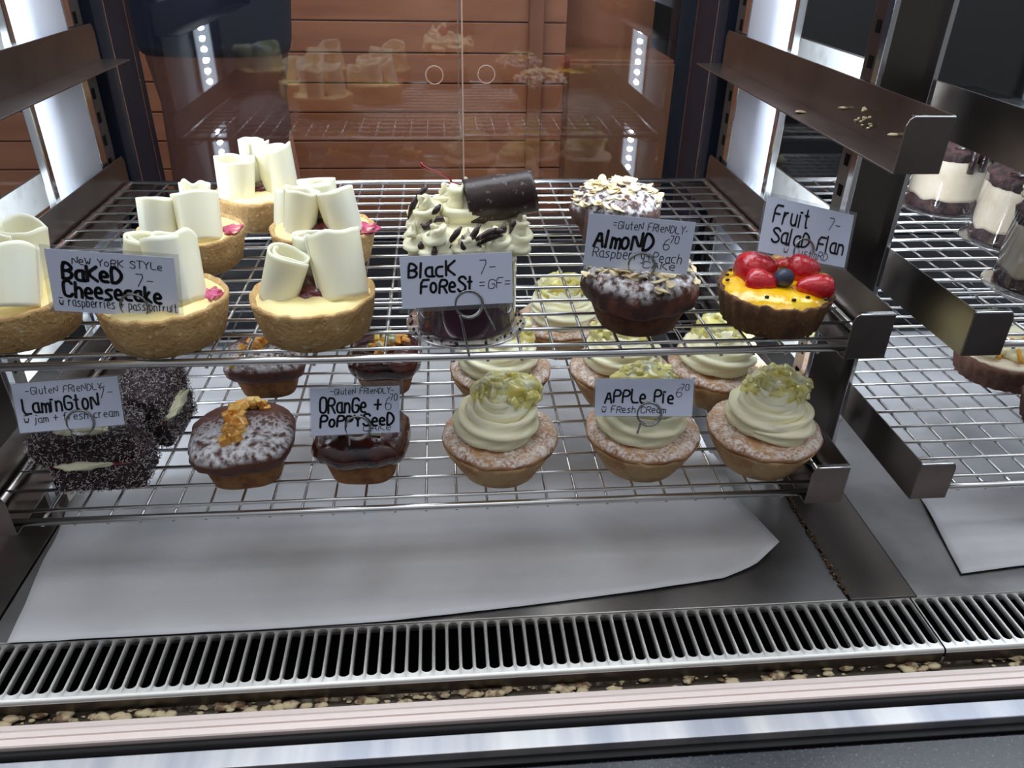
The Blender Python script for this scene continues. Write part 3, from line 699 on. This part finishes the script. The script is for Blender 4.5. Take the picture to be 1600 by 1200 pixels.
def strawberry(base, tip, r, flat=None, name='strawberry'):
    b, tpt = Vector(base), Vector(tip); L = (tpt - b).length
    m = MB().lathe([(r * .1, 0), (r * .6, L * .02), (r * .92, L * .13), (r * 1.0, L * .3), (r * .92, L * .5), (r * .7, L * .74), (r * .42, L * .92), (r * .1, L)], 28)
    m.xf(Matrix.Translation(b) @ (tpt - b).to_track_quat('Z', 'Y').to_matrix().to_4x4())
    return m.build(name, BERRY, ff)


strawberry((-.0285, .0065, .037), (.0035, .013, .039), .0148)
strawberry((-.026, -.003, .0345), (-.004, -.0125, .035), .0105)
sbr = strawberry((.009, .0085, .037), (.037, .0095, .038), .0128)
strawberry((.034, -.021, .035), (.0065, -.0195, .037), .0098)
MB().blob((.0125, .0115, .0425), (.011, .006, .003), .1, 2, 3, 2).build('cut_face', BERRYCUT, sbr)
MB().blob((0, -.0108, .0395), (.0076, .0076, .0073), .02, 2, 3, 2).build('blueberry', BLUEB, ff)
MB().blob((.001, .03, .036), (.012, .006, .0045), .08, 2, 3, 5).build('kiwi_slice', KIWI, ff)
MB().blob((.0155, .0315, .036), (.01, .006, .005), .12, 2, 3, 8).build('mango_piece', MANGO, ff)
MB().blob((.037, .001, .033), (.006, .008, .004), .12, 2, 3, 9).build('mango_piece', MANGO, ff)
for k, (x, y) in enumerate([(-.037, .004), (-.018, -.028), (.0375, -.01), (.037, -.017), (.024, -.034), (.0, -.034), (-.034, .014), (-.028, .024), (.012, -.03)]):
    MB().blob((x, y, .032), (.0018, .0013, .0012), .05, 2, 2, k).build('passionfruit_seed', SEED, ff)


def rough_box(hx, hy, hz, seed, amp=.0022, cuts=13):
    m = MB(); bm = bmesh.new(); bmesh.ops.create_cube(bm, size=2); bmesh.ops.subdivide_edges(bm, edges=bm.edges[:], cuts=cuts, use_grid_fill=True)
    for v in bm.verts:
        c = v.co.copy(); n_ = (abs(c.x) ** 8 + abs(c.y) ** 8 + abs(c.z) ** 8) ** (1 / 8); c = c / max(n_, 1)
        d = noise.noise(c * 3 + Vector((seed, 0, 0))) * 1.2 + noise.noise(c * 11 + Vector((seed, 3, 0))) * .9
        q = Vector((c.x * hx, c.y * hy, c.z * hz)); q += v.co.normalized() * amp * d; v.co = q
    m.add([v.co.copy() for v in bm.verts], [tuple(v.index for v in f.verts) for f in bm.faces]); bm.free()
    return m


# apple pies
def compote(t, c, rad, seed, count=26, name='stewed_apple'):
    m = MB(); r_ = random.Random(seed)
    m.blob((c[0], c[1], c[2]), (rad[0] * .95, rad[1] * .95, rad[2] * .95), .14, 2.2, 4, seed)
    for k in range(60):
        a = r_.random() * 2 * PI; ph = math.acos(r_.uniform(-.15, 1)); q = r_.uniform(.76, .9)
        p = (c[0] + rad[0] * q * math.sin(ph) * math.cos(a), c[1] + rad[1] * q * math.sin(ph) * math.sin(a), c[2] + rad[2] * q * math.cos(ph))
        s_ = r_.uniform(.0032, .0056); mb = rough_box(s_, s_ * .8, s_ * .6, k, .0009, cuts=4)
        mb.xf(Matrix.Translation(p) @ Matrix.Rotation(r_.random() * 6, 4, Vector((r_.random(), r_.random(), r_.random() + .1)).normalized())); m.add(mb.v, mb.f)
    return m.build(name, APPLE, t)


def apple_pie(x, y, label, seed, top=(.006, .014), rz=0.0, hide=False, R=.0482):
    t = thing('apple_pie', label, 'apple pie', (x, y, .003), 0, 'apple pies on the lower rack')
    MB().lathe([(R * .3, 0), (R * .6, 0), (R * .66, .0015), (R * .8, .013), (R * .94, .026), (R * .985, .031), (R * .9, .033), (R * .3, .03)], 72, shell_fn(seed, .02)).build('pie_crust', PIECRUST, t)
    def fn(a, r, z):
        k = 1 + .025 * noise.noise(Vector((math.cos(a) * 3 + seed, math.sin(a) * 3, 1))); zz = z + .002 * noise.noise(Vector((r * math.cos(a) * 90, r * math.sin(a) * 90, seed)))
        return (r * k * math.cos(a), r * k * math.sin(a), zz)
    MB().lathe([(R * .3, .028), (R * .9, .0295), (R * .985, .0305), (R * 1.0, .033), (R * .97, .0358), (R * .88, .0378), (R * .7, .039), (R * .3, .04)], 80, fn).build('sugared_lid', PIELID, t)
    cx, cy = -.001, -.002
    s1 = rope_swirl(.0272, 3.0, .0185, .0125, 7, 1.1, rz, .0465)
    s1.blob((0, 0, .053), (.024, .024, .016), .03, 2, 3, 1)
    s1.xf(Matrix.Translation((cx, cy, 0))).build('cream_swirl', CREAM, t)
    compote(t, (top[0], top[1], .0655), (.0292, .0225, .0172), seed)
    return t


apple_pie(.3714, .0456, 'apple pie with a cream swirl at the left end of the front row of pies', 31, (.006, .012), .3)
apple_pie(.4921, .0463, 'apple pie with the apple pie sign stuck in its cream', 32, (.003, .0225), 1.7)
apple_pie(.5963, .0426, 'apple pie with a cream swirl nearest the right bracket, front row', 33, (.010, .012), 4.0)
apple_pie(.3799, .1569, 'apple pie in the second row, behind the left front pie', 34, (.004, .012), 2.2)
apple_pie(.494, .151, 'apple pie in the second row, behind the apple pie sign', 35, (.0, .012), 5.0)
apple_pie(.5900, .1500, 'apple pie in the second row, nearest the right post', 36, (.006, .012), .9)
apple_pie(.4520, .2580, 'apple pie in the third row, seen through the upper rack beside the black forest cup', 37, (.0, .006), 3.1)


# orange cakes
def peel(t, spots, material=PEEL, name='candied_peel'):
    m = MB(); r_ = random.Random(len(spots) * 3 + int(spots[0][0] * 9000))
    for (x, y, z, s_) in spots:
        mb = MB().box(-s_, s_, -s_ * .75, s_ * .75, -s_ * .6, s_ * .6).xf(Matrix.Translation((x, y, z)) @ Matrix.Rotation(r_.random() * 6, 4, Vector((r_.random(), r_.random(), r_.random() + .2)).normalized()))
        m.add(mb.v, mb.f)
    return m.build(name, material, t, bevel=.0012)


def orange_cake(x, y, R, rz, label, seed, topmat, yk=1.0, n=3.2):
    t = thing('orange_cake', label, 'cake', (x, y, .003), rz, 'orange and poppyseed cakes on the lower rack')
    cake_body(t, [(R * .3, 0), (R * .62, 0), (R * .66, .0015), (R * .76, .016), (R * .84, .027), (R * .7, .032), (R * .3, .034)], n, CAKEGOLD, seed, yk=yk)
    return cake_top(t, R * 1.0, .026, .022, n, topmat, seed, yk=yk, rough=.045)


r3 = random.Random(12)


def heap(path, count, w_, z, s0=.0028, s1=.0048):
    o = []
    for k in range(count):
        u = k / max(1, count - 1) * (len(path) - 1); i = min(int(u), len(path) - 2); f_ = u - i
        o.append((path[i][0] + (path[i + 1][0] - path[i][0]) * f_ + r3.uniform(-w_, w_), path[i][1] + (path[i + 1][1] - path[i][1]) * f_ + r3.uniform(-w_, w_), z + r3.uniform(0, .008), r3.uniform(s0, s1)))
    return o


o1 = orange_cake(.1615, .0538, .0415, .12, 'orange cake half dusted with icing sugar, a strip of orange peel down its top', 41, CAKETOPHALF, 1.02)
peel(o1, heap([(-.004, -.026), (-.003, -.004), (-.004, .018)], 46, .0065, .046))
peel(o1, heap([(-.002, .018), (.008, .022), (.017, .021)], 16, .004, .046))
o2 = orange_cake(.2579, .0508, .0394, -.05, 'glazed dark orange cake standing under the poppyseed sign', 43, GLAZE, .95)
peel(o2, [(-.011, -.012, .051, .0042), (-.0125, -.019, .05, .004)], PEELYEL)
peel(o2, [(.014, -.008, .0515, .004), (.008, -.007, .0515, .0035)])
peel(o2, [(.015, -.02, .0495, .0038), (.001, -.01, .051, .0036)], PEELPALE)
o3 = orange_cake(.1557, .1895, .0385, .05, 'orange cake in the second row, behind the sugar dusted one', 45, CAKETOPHALF, .92)
peel(o3, heap([(-.016, -.012), (-.004, -.004), (.012, .004)], 34, .007, .046))
peel(o3, [(-.0265, -.0275, .0415, .004)], PEELYEL)
o4 = orange_cake(.2691, .1875, .0360, -.06, 'glazed orange cake in the second row, behind the poppyseed sign', 47, GLAZE, .95)
peel(o4, heap([(-.006, -.016), (.006, -.006), (.016, .004)], 26, .008, .046))
peel(o4, heap([(-.01, -.01), (.004, .006)], 10, .008, .05), PEELYEL)
peel(o4, heap([(0, -.016), (.014, -.006)], 6, .006, .05), PEELPALE)


# lamingtons
def shreds(t, hx, hy, hz, c, count, seed, material, name='coconut_shreds'):
    m = MB(); r_ = random.Random(seed)
    for k in range(count):
        ax = r_.choices((0, 1, 2), (hy * hz, hx * hz, hx * hy))[0]; sg = r_.choice((-1, 1)); p = [r_.uniform(-1, 1) * .96 for _ in range(3)]; p[ax] = sg * 1.0
        q = Vector((p[0] * hx + c[0], p[1] * hy + c[1], p[2] * hz + c[2])); d = Vector((r_.gauss(0, 1), r_.gauss(0, 1), r_.gauss(0, 1))).normalized() * r_.uniform(.0007, .0017)
        nn = [0, 0, 0]; nn[ax] = sg; q += Vector(nn) * r_.uniform(0, .0012)
        m.tube([q - d, q + d], .0003, 3)
    o = m.build(name, material, t, smooth=False); o['kind'] = 'stuff'
    return o


def lamington(loc, rz, label, hx, hy, hz, seed, lay=None):
    t = thing('lamington', label, 'cake', loc, rz, 'lamingtons on the lower rack'); g = .003
    for k, zc in enumerate((hz, 3 * hz + g)):
        off = (-.004 if k else .004)
        rough_box(hx + (.004 if k else 0), hy, hz, seed + k).xf(Matrix.Translation((off, 0, zc))).build('sponge_block', LAMI, t)
        shreds(t, hx + (.004 if k else 0), hy, hz, (off, 0, zc), 1500, seed + k, COCO)
        shreds(t, hx + (.004 if k else 0), hy, hz, (off, 0, zc), 1200, seed + k + 50, COCOD)
    rough_box(hx * .97, hy * .99, .0022, seed, .0012).xf(Matrix.Translation((0, 0, 2 * hz + .0002))).build('jam_layer', JAM, t)
    MB().blob((-.006, -hy * .86, 2 * hz + .0024), (hx * .62, .0075, .0042), .2, 2, 3, seed).build('cream_filling', LCREAM, t)
    return t


l1 = lamington((.046, .0535, .003), .08, 'chocolate coconut lamington with the lamington sign stuck in its top', .034, .0225, .0122, 3)
cr_ = MB().blob((-.004, -.012, .0525), (.017, .006, .0028), .25, 2, 3, 4).blob((.006, -.014, .0535), (.01, .006, .0038), .25, 2, 3, 9).blob((-.014, -.012, .0535), (.008, .0045, .002), .25, 2, 3, 12)
cr_.build('cream_dollop', LCREAM, l1)
l2 = lamington((.0715, .1165, .003), 1.46, 'chocolate coconut lamington behind the one with the sign, its cream side showing', .030, .0205, .0135, 8)
MB().blob((.0, -.0202, .0295), (.021, .0035, .0075), .3, 2.5, 3, 3).build('cream_side', LCREAM, l2)


# cups in the right-hand bay
def choc_cup(x, y, rz, label, seed, style=0):
    t = thing('chocolate_cream_cup', label, 'dessert cup', (x, y, ZU + .003), rz, 'chocolate cream cups in the right-hand bay')
    cup(t, .0375, .066)
    def fn(a, r, z): return (r * math.cos(a), r * math.sin(a), z + (.006 * noise.noise(Vector((math.cos(a) * 2.2 + seed, math.sin(a) * 2.2, 1))) if .008 < z < .055 else 0))
    MB().lathe([(.01, .003), (.0363, .003), (.0364, .004), (.0364, .0165), (.01, .018)], 64, fn).build('brownie_base', BROWNIE, t)
    MB().lathe([(.01, .016), (.0366, .016), (.0368, .0195), (.0368, .052), (.0364, .057), (.01, .0575)], 64, fn).build('mousse_layer', MOUSSE, t)
    MB().lathe([(.01, .056), (.036, .0565), (.0372, .062), (.037, .068), (.03, .073), (.01, .075)], 56, shell_fn(seed, .1)).build('brownie_top', BROWNIE, t)
    s_ = MB(); r_ = random.Random(seed)
    s_.blob((.006, -.022, .073), (.026, .016, .006), .25, 2, 3, seed)
    for k in range(3):
        a = -PI / 2 + r_.uniform(-.9, .9); l = r_.uniform(.012, .024)
        s_.tube([(.03 * math.cos(a), .03 * math.sin(a), .072), (.0385 * math.cos(a), .0385 * math.sin(a), .068), (.0388 * math.cos(a), .0388 * math.sin(a), .068 - l)], [.004, .0042, .0034], 10)
    s_.build('chocolate_sauce', DCHOCGLOSS, t)
    c = MB()
    for k, (px, py) in enumerate([(-.02, .004), (-.004, .012), (.014, .006), (.026, -.004), (.0, -.004), (-.012, .024), (.012, .026)]):
        sub = rope_swirl(.007, 1.6, .014, .0068, 6, 1, k * 1.7, .078); c.add(*[sub.xf(Matrix.Translation((px, py, 0))).v, sub.f])
    c = c.build('cream_peaks', CREAM, t)
    d = MB(); pts = []
    for k in range(26): pts.append((-.03 + k * .0024, -.016 + .022 * (k % 2) - .002, .0955 - .006 * abs(k - 13) / 13 - (.010 if k % 2 == 0 else 0)))
    d.tube(pts, .0009, 6); d.build('chocolate_drizzle', DCHOCGLOSS, c)
    if style:
        MB().blob((-.004, -.022, .086), (.019, .012, .012), .08, 1.5, 3, seed).build('chocolate_piece', MCHOC, t)
        curl(t, (.014, -.03, .066), (.016, -.004, .004), .011, seed, 1.7, .35, WCHOC, 'white_chocolate_roll')
    return t


choc_cup(.8777, .3121, .2, 'clear cup of pale mousse and brownie at the back of the right-hand rack', 61, 0)
choc_cup(.8868, .2054, -.3, 'clear cup of pale mousse with a chocolate piece on top, middle of the right-hand rack', 62, 1)
choc_cup(.8400, .0924, .1, 'clear cup of pale mousse nearest the glass, at the right picture edge', 63, 1)


def cream_flan(x, y, label, seed, yellow=False):
    t = thing('cream_flan', label, 'flan', (x, y, .003), 0, 'flans on the lower rack of the right-hand bay'); R = .046
    MB().lathe([(R * .3, 0), (R * .84, 0), (R * .88, .001), (R * .98, .02), (R * 1.0, .026), (R * .95, .026), (R * .3, .02)], 120, shell_fn(seed, .012, 26, .02)).build('fluted_shell', COCOACRUST, t)
    MB().lathe([(R * .3, .022), (R * .94, .024), (R * .9, .028), (R * .3, .031)], 64).build('filling', PASSION if yellow else MOUSSE, t)
    if yellow:
        MB().blob((-.01, -.01, .032), (.03, .028, .008), .2, 2, 3, seed).build('curd_heap', PASSION, t)
        return t
    c = MB(); r_ = random.Random(seed)
    for k, (px, py, s_) in enumerate([(-.028, -.012, .012), (-.018, .008, .015), (0, -.02, .014), (.004, .004, .018), (.022, -.012, .014), (.024, .012, .014), (-.008, .026, .014), (-.03, .014, .01)]):
        c.blob((px, py, .033 + s_ * .3), (s_ * 1.15, s_, s_ * .72), .2, 1.6, 3, k + seed)
    c = c.build('cream_heap', CREAM, t)
    d = MB()
    for (px, py) in ((-.024, -.02), (-.008, -.03), (.004, -.03), (.018, -.026)):
        d.tube([(px, py + .018, .0475), (px + .001, py + .008, .046), (px - .001, py + .001, .041), (px, py - .003, .035), (px, py - .006, .0315)], [.0016, .0022, .0018, .0024, .0014], 8)
    d.build('caramel_drizzle', CARAMEL, c)
    return t


cream_flan(.904, .177, 'cocoa pastry flan with cream and caramel drizzle, lower right picture edge', 71)
cream_flan(.9135, .080, 'flan with yellow curd, just a sliver of it at the right picture edge', 72, True)

# ------------------------------------------------------------------ price cards with hand lettering
G = {'A': "02 28 42|14 34", 'B': "02 08 28 46 25 05|25 44 32 02", 'C': "47 38 18 07 03 12 32 43", 'D': "02 08 28 46 44 22 02", 'E': "42 02 08 48|05 35", 'F': "02 08 48|05 35", 'G': "47 38 18 07 03 12 32 43 45 25",
     'I': "02 08", 'K': "02 08|48 05 42", 'L': "08 02 42", 'M': "02 08 25 48 42", 'N': "02 08 42 48", 'O': "18 07 03 12 32 43 47 38 18", 'P': "02 08 38 47 46 35 05", 'R': "02 08 38 47 46 35 05|25 42",
     'S': "47 38 18 07 16 35 44 43 32 12 03", 'T': "08 48|28 22", 'V': "08 22 48", 'W': "08 12 26 32 48", 'Y': "08 25 48|25 22",
     'a': "36 16 05 03 12 32|36 32 42", 'b': "08 02|05 26 35 33 22 02", 'c': "36 16 05 03 12 32", 'd': "36 16 05 03 12 32|38 32", 'e': "04 34 35 26 16 05 03 12 32", 'f': "38 28 17 12|06 26", 'g': "36 16 05 03 13 34|36 31 10", 'h': "08 02|05 16 26 35 32",
     'i': "06 02|17 07", 'j': "16 11 00|28 18", 'k': "08 02|26 04 32", 'l': "08 02", 'm': "06 02|05 16 25 22|25 36 45 42", 'n': "06 02|05 16 26 35 32", 'o': "16 05 03 12 22 33 35 26 16", 'p': "06 00|06 26 35 33 22 02", 'r': "06 02|04 16 26", 's': "36 16 05 24 33 22 02",
     't': "18 12 22|06 26", 'u': "06 03 12 22 33|36 32", 'w': "06 12 24 32 46", 'W_': "06 12 24 32 46|08 48", 'x': "06 32|36 02", 'y': "06 13 33|36 30 10", '7': "08 48 12", '6': "38 17 04 12 32 43 44 35 15 04", '0': "18 07 03 12 32 43 47 38 18",
     '+': "05 45|27 23", '-': "05 35", '=': "04 34|06 36", '.': "04 15", ' ': ""}
WID = {'I': 1.2, 'i': 1.6, 'l': 1.2, 'j': 2, 'f': 3.4, 't': 3.0, 'r': 3.2, '.': 2, ' ': 2.6, '-': 4, '=': 4}


def lettering(mb, text, x0, x1, yb, cap, wgt, W, H, seed=0, rise=0.0):
    """strokes on a card of size W x H with its centre at 0,0; x0..x1 and yb in fractions of the card"""
    chars = []; k = 0
    while k < len(text):
        if text[k] == '~': chars.append('W_'); k += 1
        else: chars.append(text[k]); k += 1
    adv = [WID.get(c, (4 if c.isupper() or c in '0678+W_' else 3.4)) + 1.3 for c in chars]; tot = sum(adv) - 1.3
    kx = (x1 - x0) * W / tot; ky = cap * H / 6; r_ = random.Random(seed + len(text)); X = x0 * W - W / 2; hw = wgt / 2
    for c, a in zip(chars, adv):
        jy = r_.uniform(-.25, .25) * ky; sl = r_.uniform(.02, .12); sc = r_.uniform(.92, 1.08)
        for poly in G.get(c, '').split('|'):
            P = []
            for pt in poly.split():
                x, y = int(pt[0]), int(pt[1]) - 2
                P.append(Vector((X + (x + sl * y) * kx, yb * H - H / 2 + y * ky * sc + jy + rise * (X + W / 2), 0)))
            if len(P) > 2:      # round the corners the way a marker does
                Q = [P[0]]
                for i in range(1, len(P) - 1):
                    Q += [P[i].lerp(P[i - 1], .25), P[i].lerp(P[i + 1], .25)]
                P = Q + [P[-1]]
            for p, q in zip(P, P[1:]):
                d = q - p
                if d.length < 1e-7: continue
                n_ = Vector((-d.y, d.x, 0)).normalized() * hw
                mb.add([p + n_, p - n_, q - n_, q + n_], [(0, 1, 2, 3)])
            for p in P:
                mb.add([p + Vector((hw * math.cos(t), hw * math.sin(t), 0)) for t in [2 * PI * j / 8 for j in range(8)]], [tuple(range(8))])
        X += a * kx


def card(key, ctr, u, v, W, H, texts, label, ring, holder_label, legs, border=(.003, .003, .002, .002)):
    u, v = Vector(u).normalized(), Vector(v); v = (v - u * u.dot(v)).normalized(); n_ = u.cross(v)
    mt = Matrix((u, v, n_)).transposed().to_4x4(); mt.translation = Vector(ctr)
    t = thing('price_card', label, 'price card'); t.matrix_world = mt
    bl, br, bb, bt_ = border
    MB().box(-W / 2 - bl, W / 2 + br, -H / 2 - bb, H / 2 + bt_, -.0005, -.0002).build('laminate_border', SLEEVE, t, smooth=False)
    MB().box(-W / 2, W / 2, -H / 2, H / 2, -.0002, .0002).build('paper', CARD, t, smooth=False)
    ink = MB()
    for k, a in enumerate(texts): lettering(ink, *a[:5], a[5] * .001, W, H, k * 13 + len(key), a[6] if len(a) > 6 else 0)
    for i, p in enumerate(ink.v): ink.v[i] = (p[0], p[1], .00045)
    ink.build('lettering', INK, t, smooth=False)
    # wire holder: two coils pinching the card, two legs into the cake
    h = thing('card_holder', holder_label, 'card holder')
    hx, hy = (ring[0] - .5) * W, (ring[1] - .5) * H; R = .0092
    h.matrix_world = mt @ Matrix.Translation((hx, hy, 0))
    inv = (mt @ Matrix.Translation((hx, hy, 0))).to_3x3().inverted()
    down = inv @ Vector((0, 0, -1)); P = []
    for k in range(61):
        a = -PI * .75 + k / 60 * 2 * PI * 1.5; P.append(Vector((R * math.cos(a), R * math.sin(a), .0022 - .0044 * k / 60)))
    a0, a1 = P[0].copy(), P[-1].copy()
    L0 = [a0 + (down + inv @ Vector(legs[1])) * legs[0] * q for q in (1, .6, .3)]
    L1 = [a1 + (down + inv @ Vector(legs[2])) * legs[0] * q for q in (.3, .6, 1)]
    MB().tube(L0 + P + L1, .0009, 8).build('coiled_wire', mat('holder_wire', S(150, 150, 150), .25, 1.0) if 'holder_wire' not in bpy.data.materials else bpy.data.materials['holder_wire'], h)


card('baked', (0.1108, 0.009, 0.1915), (0.9957, -0.0126, -0.0913), (0.09, 0.05, 0.9926), .0801, .0431,
     [('NeW YoRK STYLe', .2, .9, .79, .115, .55), ('BaKeD', .11, .57, .54, .24, 2.3), ('7-', .68, .83, .5, .19, .55), ('Cheesecake', .1, .87, .25, .25, 2.1), ('~ raspberries + passionfruit', .05, .99, .1, .14, .55)],
     'price card lettered New York style baked cheesecake', (.645, .15), 'bent wire holder gripping the baked cheesecake card', (.012, (.05, .2, 0), (.1, .2, 0)), (.003, .003, .0015, .0025))
card('black', (0.3375, -0.005, 0.1966), (0.9951, 0.0986, -0.006), (-0.0138, 0.1983, 0.98), .0746, .0345,
     [('BlacK', .07, .48, .6, .26, 1.6), ('FoReSt', .17, .64, .28, .27, 1.6), ('7-', .70, .86, .6, .26, .5), ('=GF=', .70, .99, .31, .19, .5)],
     'price card lettered Black Forest GF', (.6, .02), 'bent wire holder with two long legs, in front of the black forest cup', (.033, (.18, .05, 0), (.38, .3, 0)), (.0022, .001, .003, .0015))
card('almond', (0.4651, 0.022, 0.2101), (0.9828, -0.1804, -0.0389), (0.0454, 0.0323, 0.995), .0736, .0381,
     [('=GluteN FRIeNDLY.', .24, .94, .77, .14, .5), ('AlmoND', .08, .63, .4, .31, 2.0), ('6', .73, .79, .44, .2, .5), ('70', .79, .87, .58, .14, .5), ('Raspberry+Peach', .08, .93, .2, .18, .55), ('CAKe', .57, .88, .06, .14, .55)],
     'price card lettered Almond raspberry peach cake', (.56, .1), 'round wire holder gripping the almond cake card', (.012, (-.1, .1, 0), (.1, .1, 0)), (.0025, .0025, .0015, .002))
card('fruit', (0.6062, 0.0622, 0.2024), (0.9419, 0.2164, -0.257), (0.1578, 0.3903, 0.907), .0861, .0410,
     [('Fruit', .1, .5, .57, .3, 1.6), ('7-', .72, .87, .62, .22, .55), ('SalaD Flan', .12, .95, .22, .27, 1.6), ('~ CustaRD', .27, .78, .05, .15, .55)],
     'price card lettered Fruit salad flan', (.5, .16), 'wire holder loop gripping the fruit flan card', (.016, (-.2, -.25, 0), (-.5, -.1, 0)), (.002, .003, .002, .0025))
card('lamington', (0.0535, 0.018, 0.0937), (0.9881, 0.1514, -0.0278), (-0.0155, 0.2773, 0.9607), .0702, .0370,
     [('-GluteN FRIeNDLY.', .12, .87, .76, .14, .5), ('LaminGtoN', .07, .78, .39, .3, 1.5), ('7-', .80, .94, .58, .22, .5), ('~ jam + fresh cream', .06, .95, .19, .15, .55)],
     'price card lettered Lamington with jam and fresh cream', (.58, .12), 'round wire holder gripping the lamington card', (.012, (-.1, .3, 0), (.1, .3, 0)), (.001, .001, .001, .001))
card('orange', (0.26, 0.012, 0.085), (0.9896, 0.1248, -0.0714), (0.0444, 0.2064, 0.9775), .0655, .0375,
     [('-GluteN FRIeNDLY-', .22, .94, .86, .12, .5), ('ORanGe +', .1, .78, .48, .3, 1.6), ('6', .83, .9, .5, .26, .5), ('70', .89, .97, .7, .14, .5), ('PoPPYSeeD', .1, .93, .18, .24, 1.7), ('CAKe', .58, .9, .06, .13, .5)],
     'price card lettered Orange and poppyseed cake', (.52, .14), 'wire holder gripping the orange and poppyseed card', (.016, (-.1, .5, 0), (.1, .5, 0)), (.001, .003, .001, .004))
card('apple', (0.4807, 0.015, 0.0876), (0.9954, -0.0944, 0.0177), (0.0111, 0.2958, 0.9552), .0758, .0298,
     [('APPLe Pie', .1, .8, .36, .34, 1.5), ('6', .82, .88, .52, .25, .5), ('70', .87, .95, .7, .16, .5), ('~ FResh CReam', .07, .72, .09, .17, .6)],
     'price card lettered Apple pie with fresh cream', (.56, .06), 'round wire holder gripping the apple pie card', (.011, (-.1, .2, 0), (.1, .2, 0)), (.0012, .0012, .001, .001))
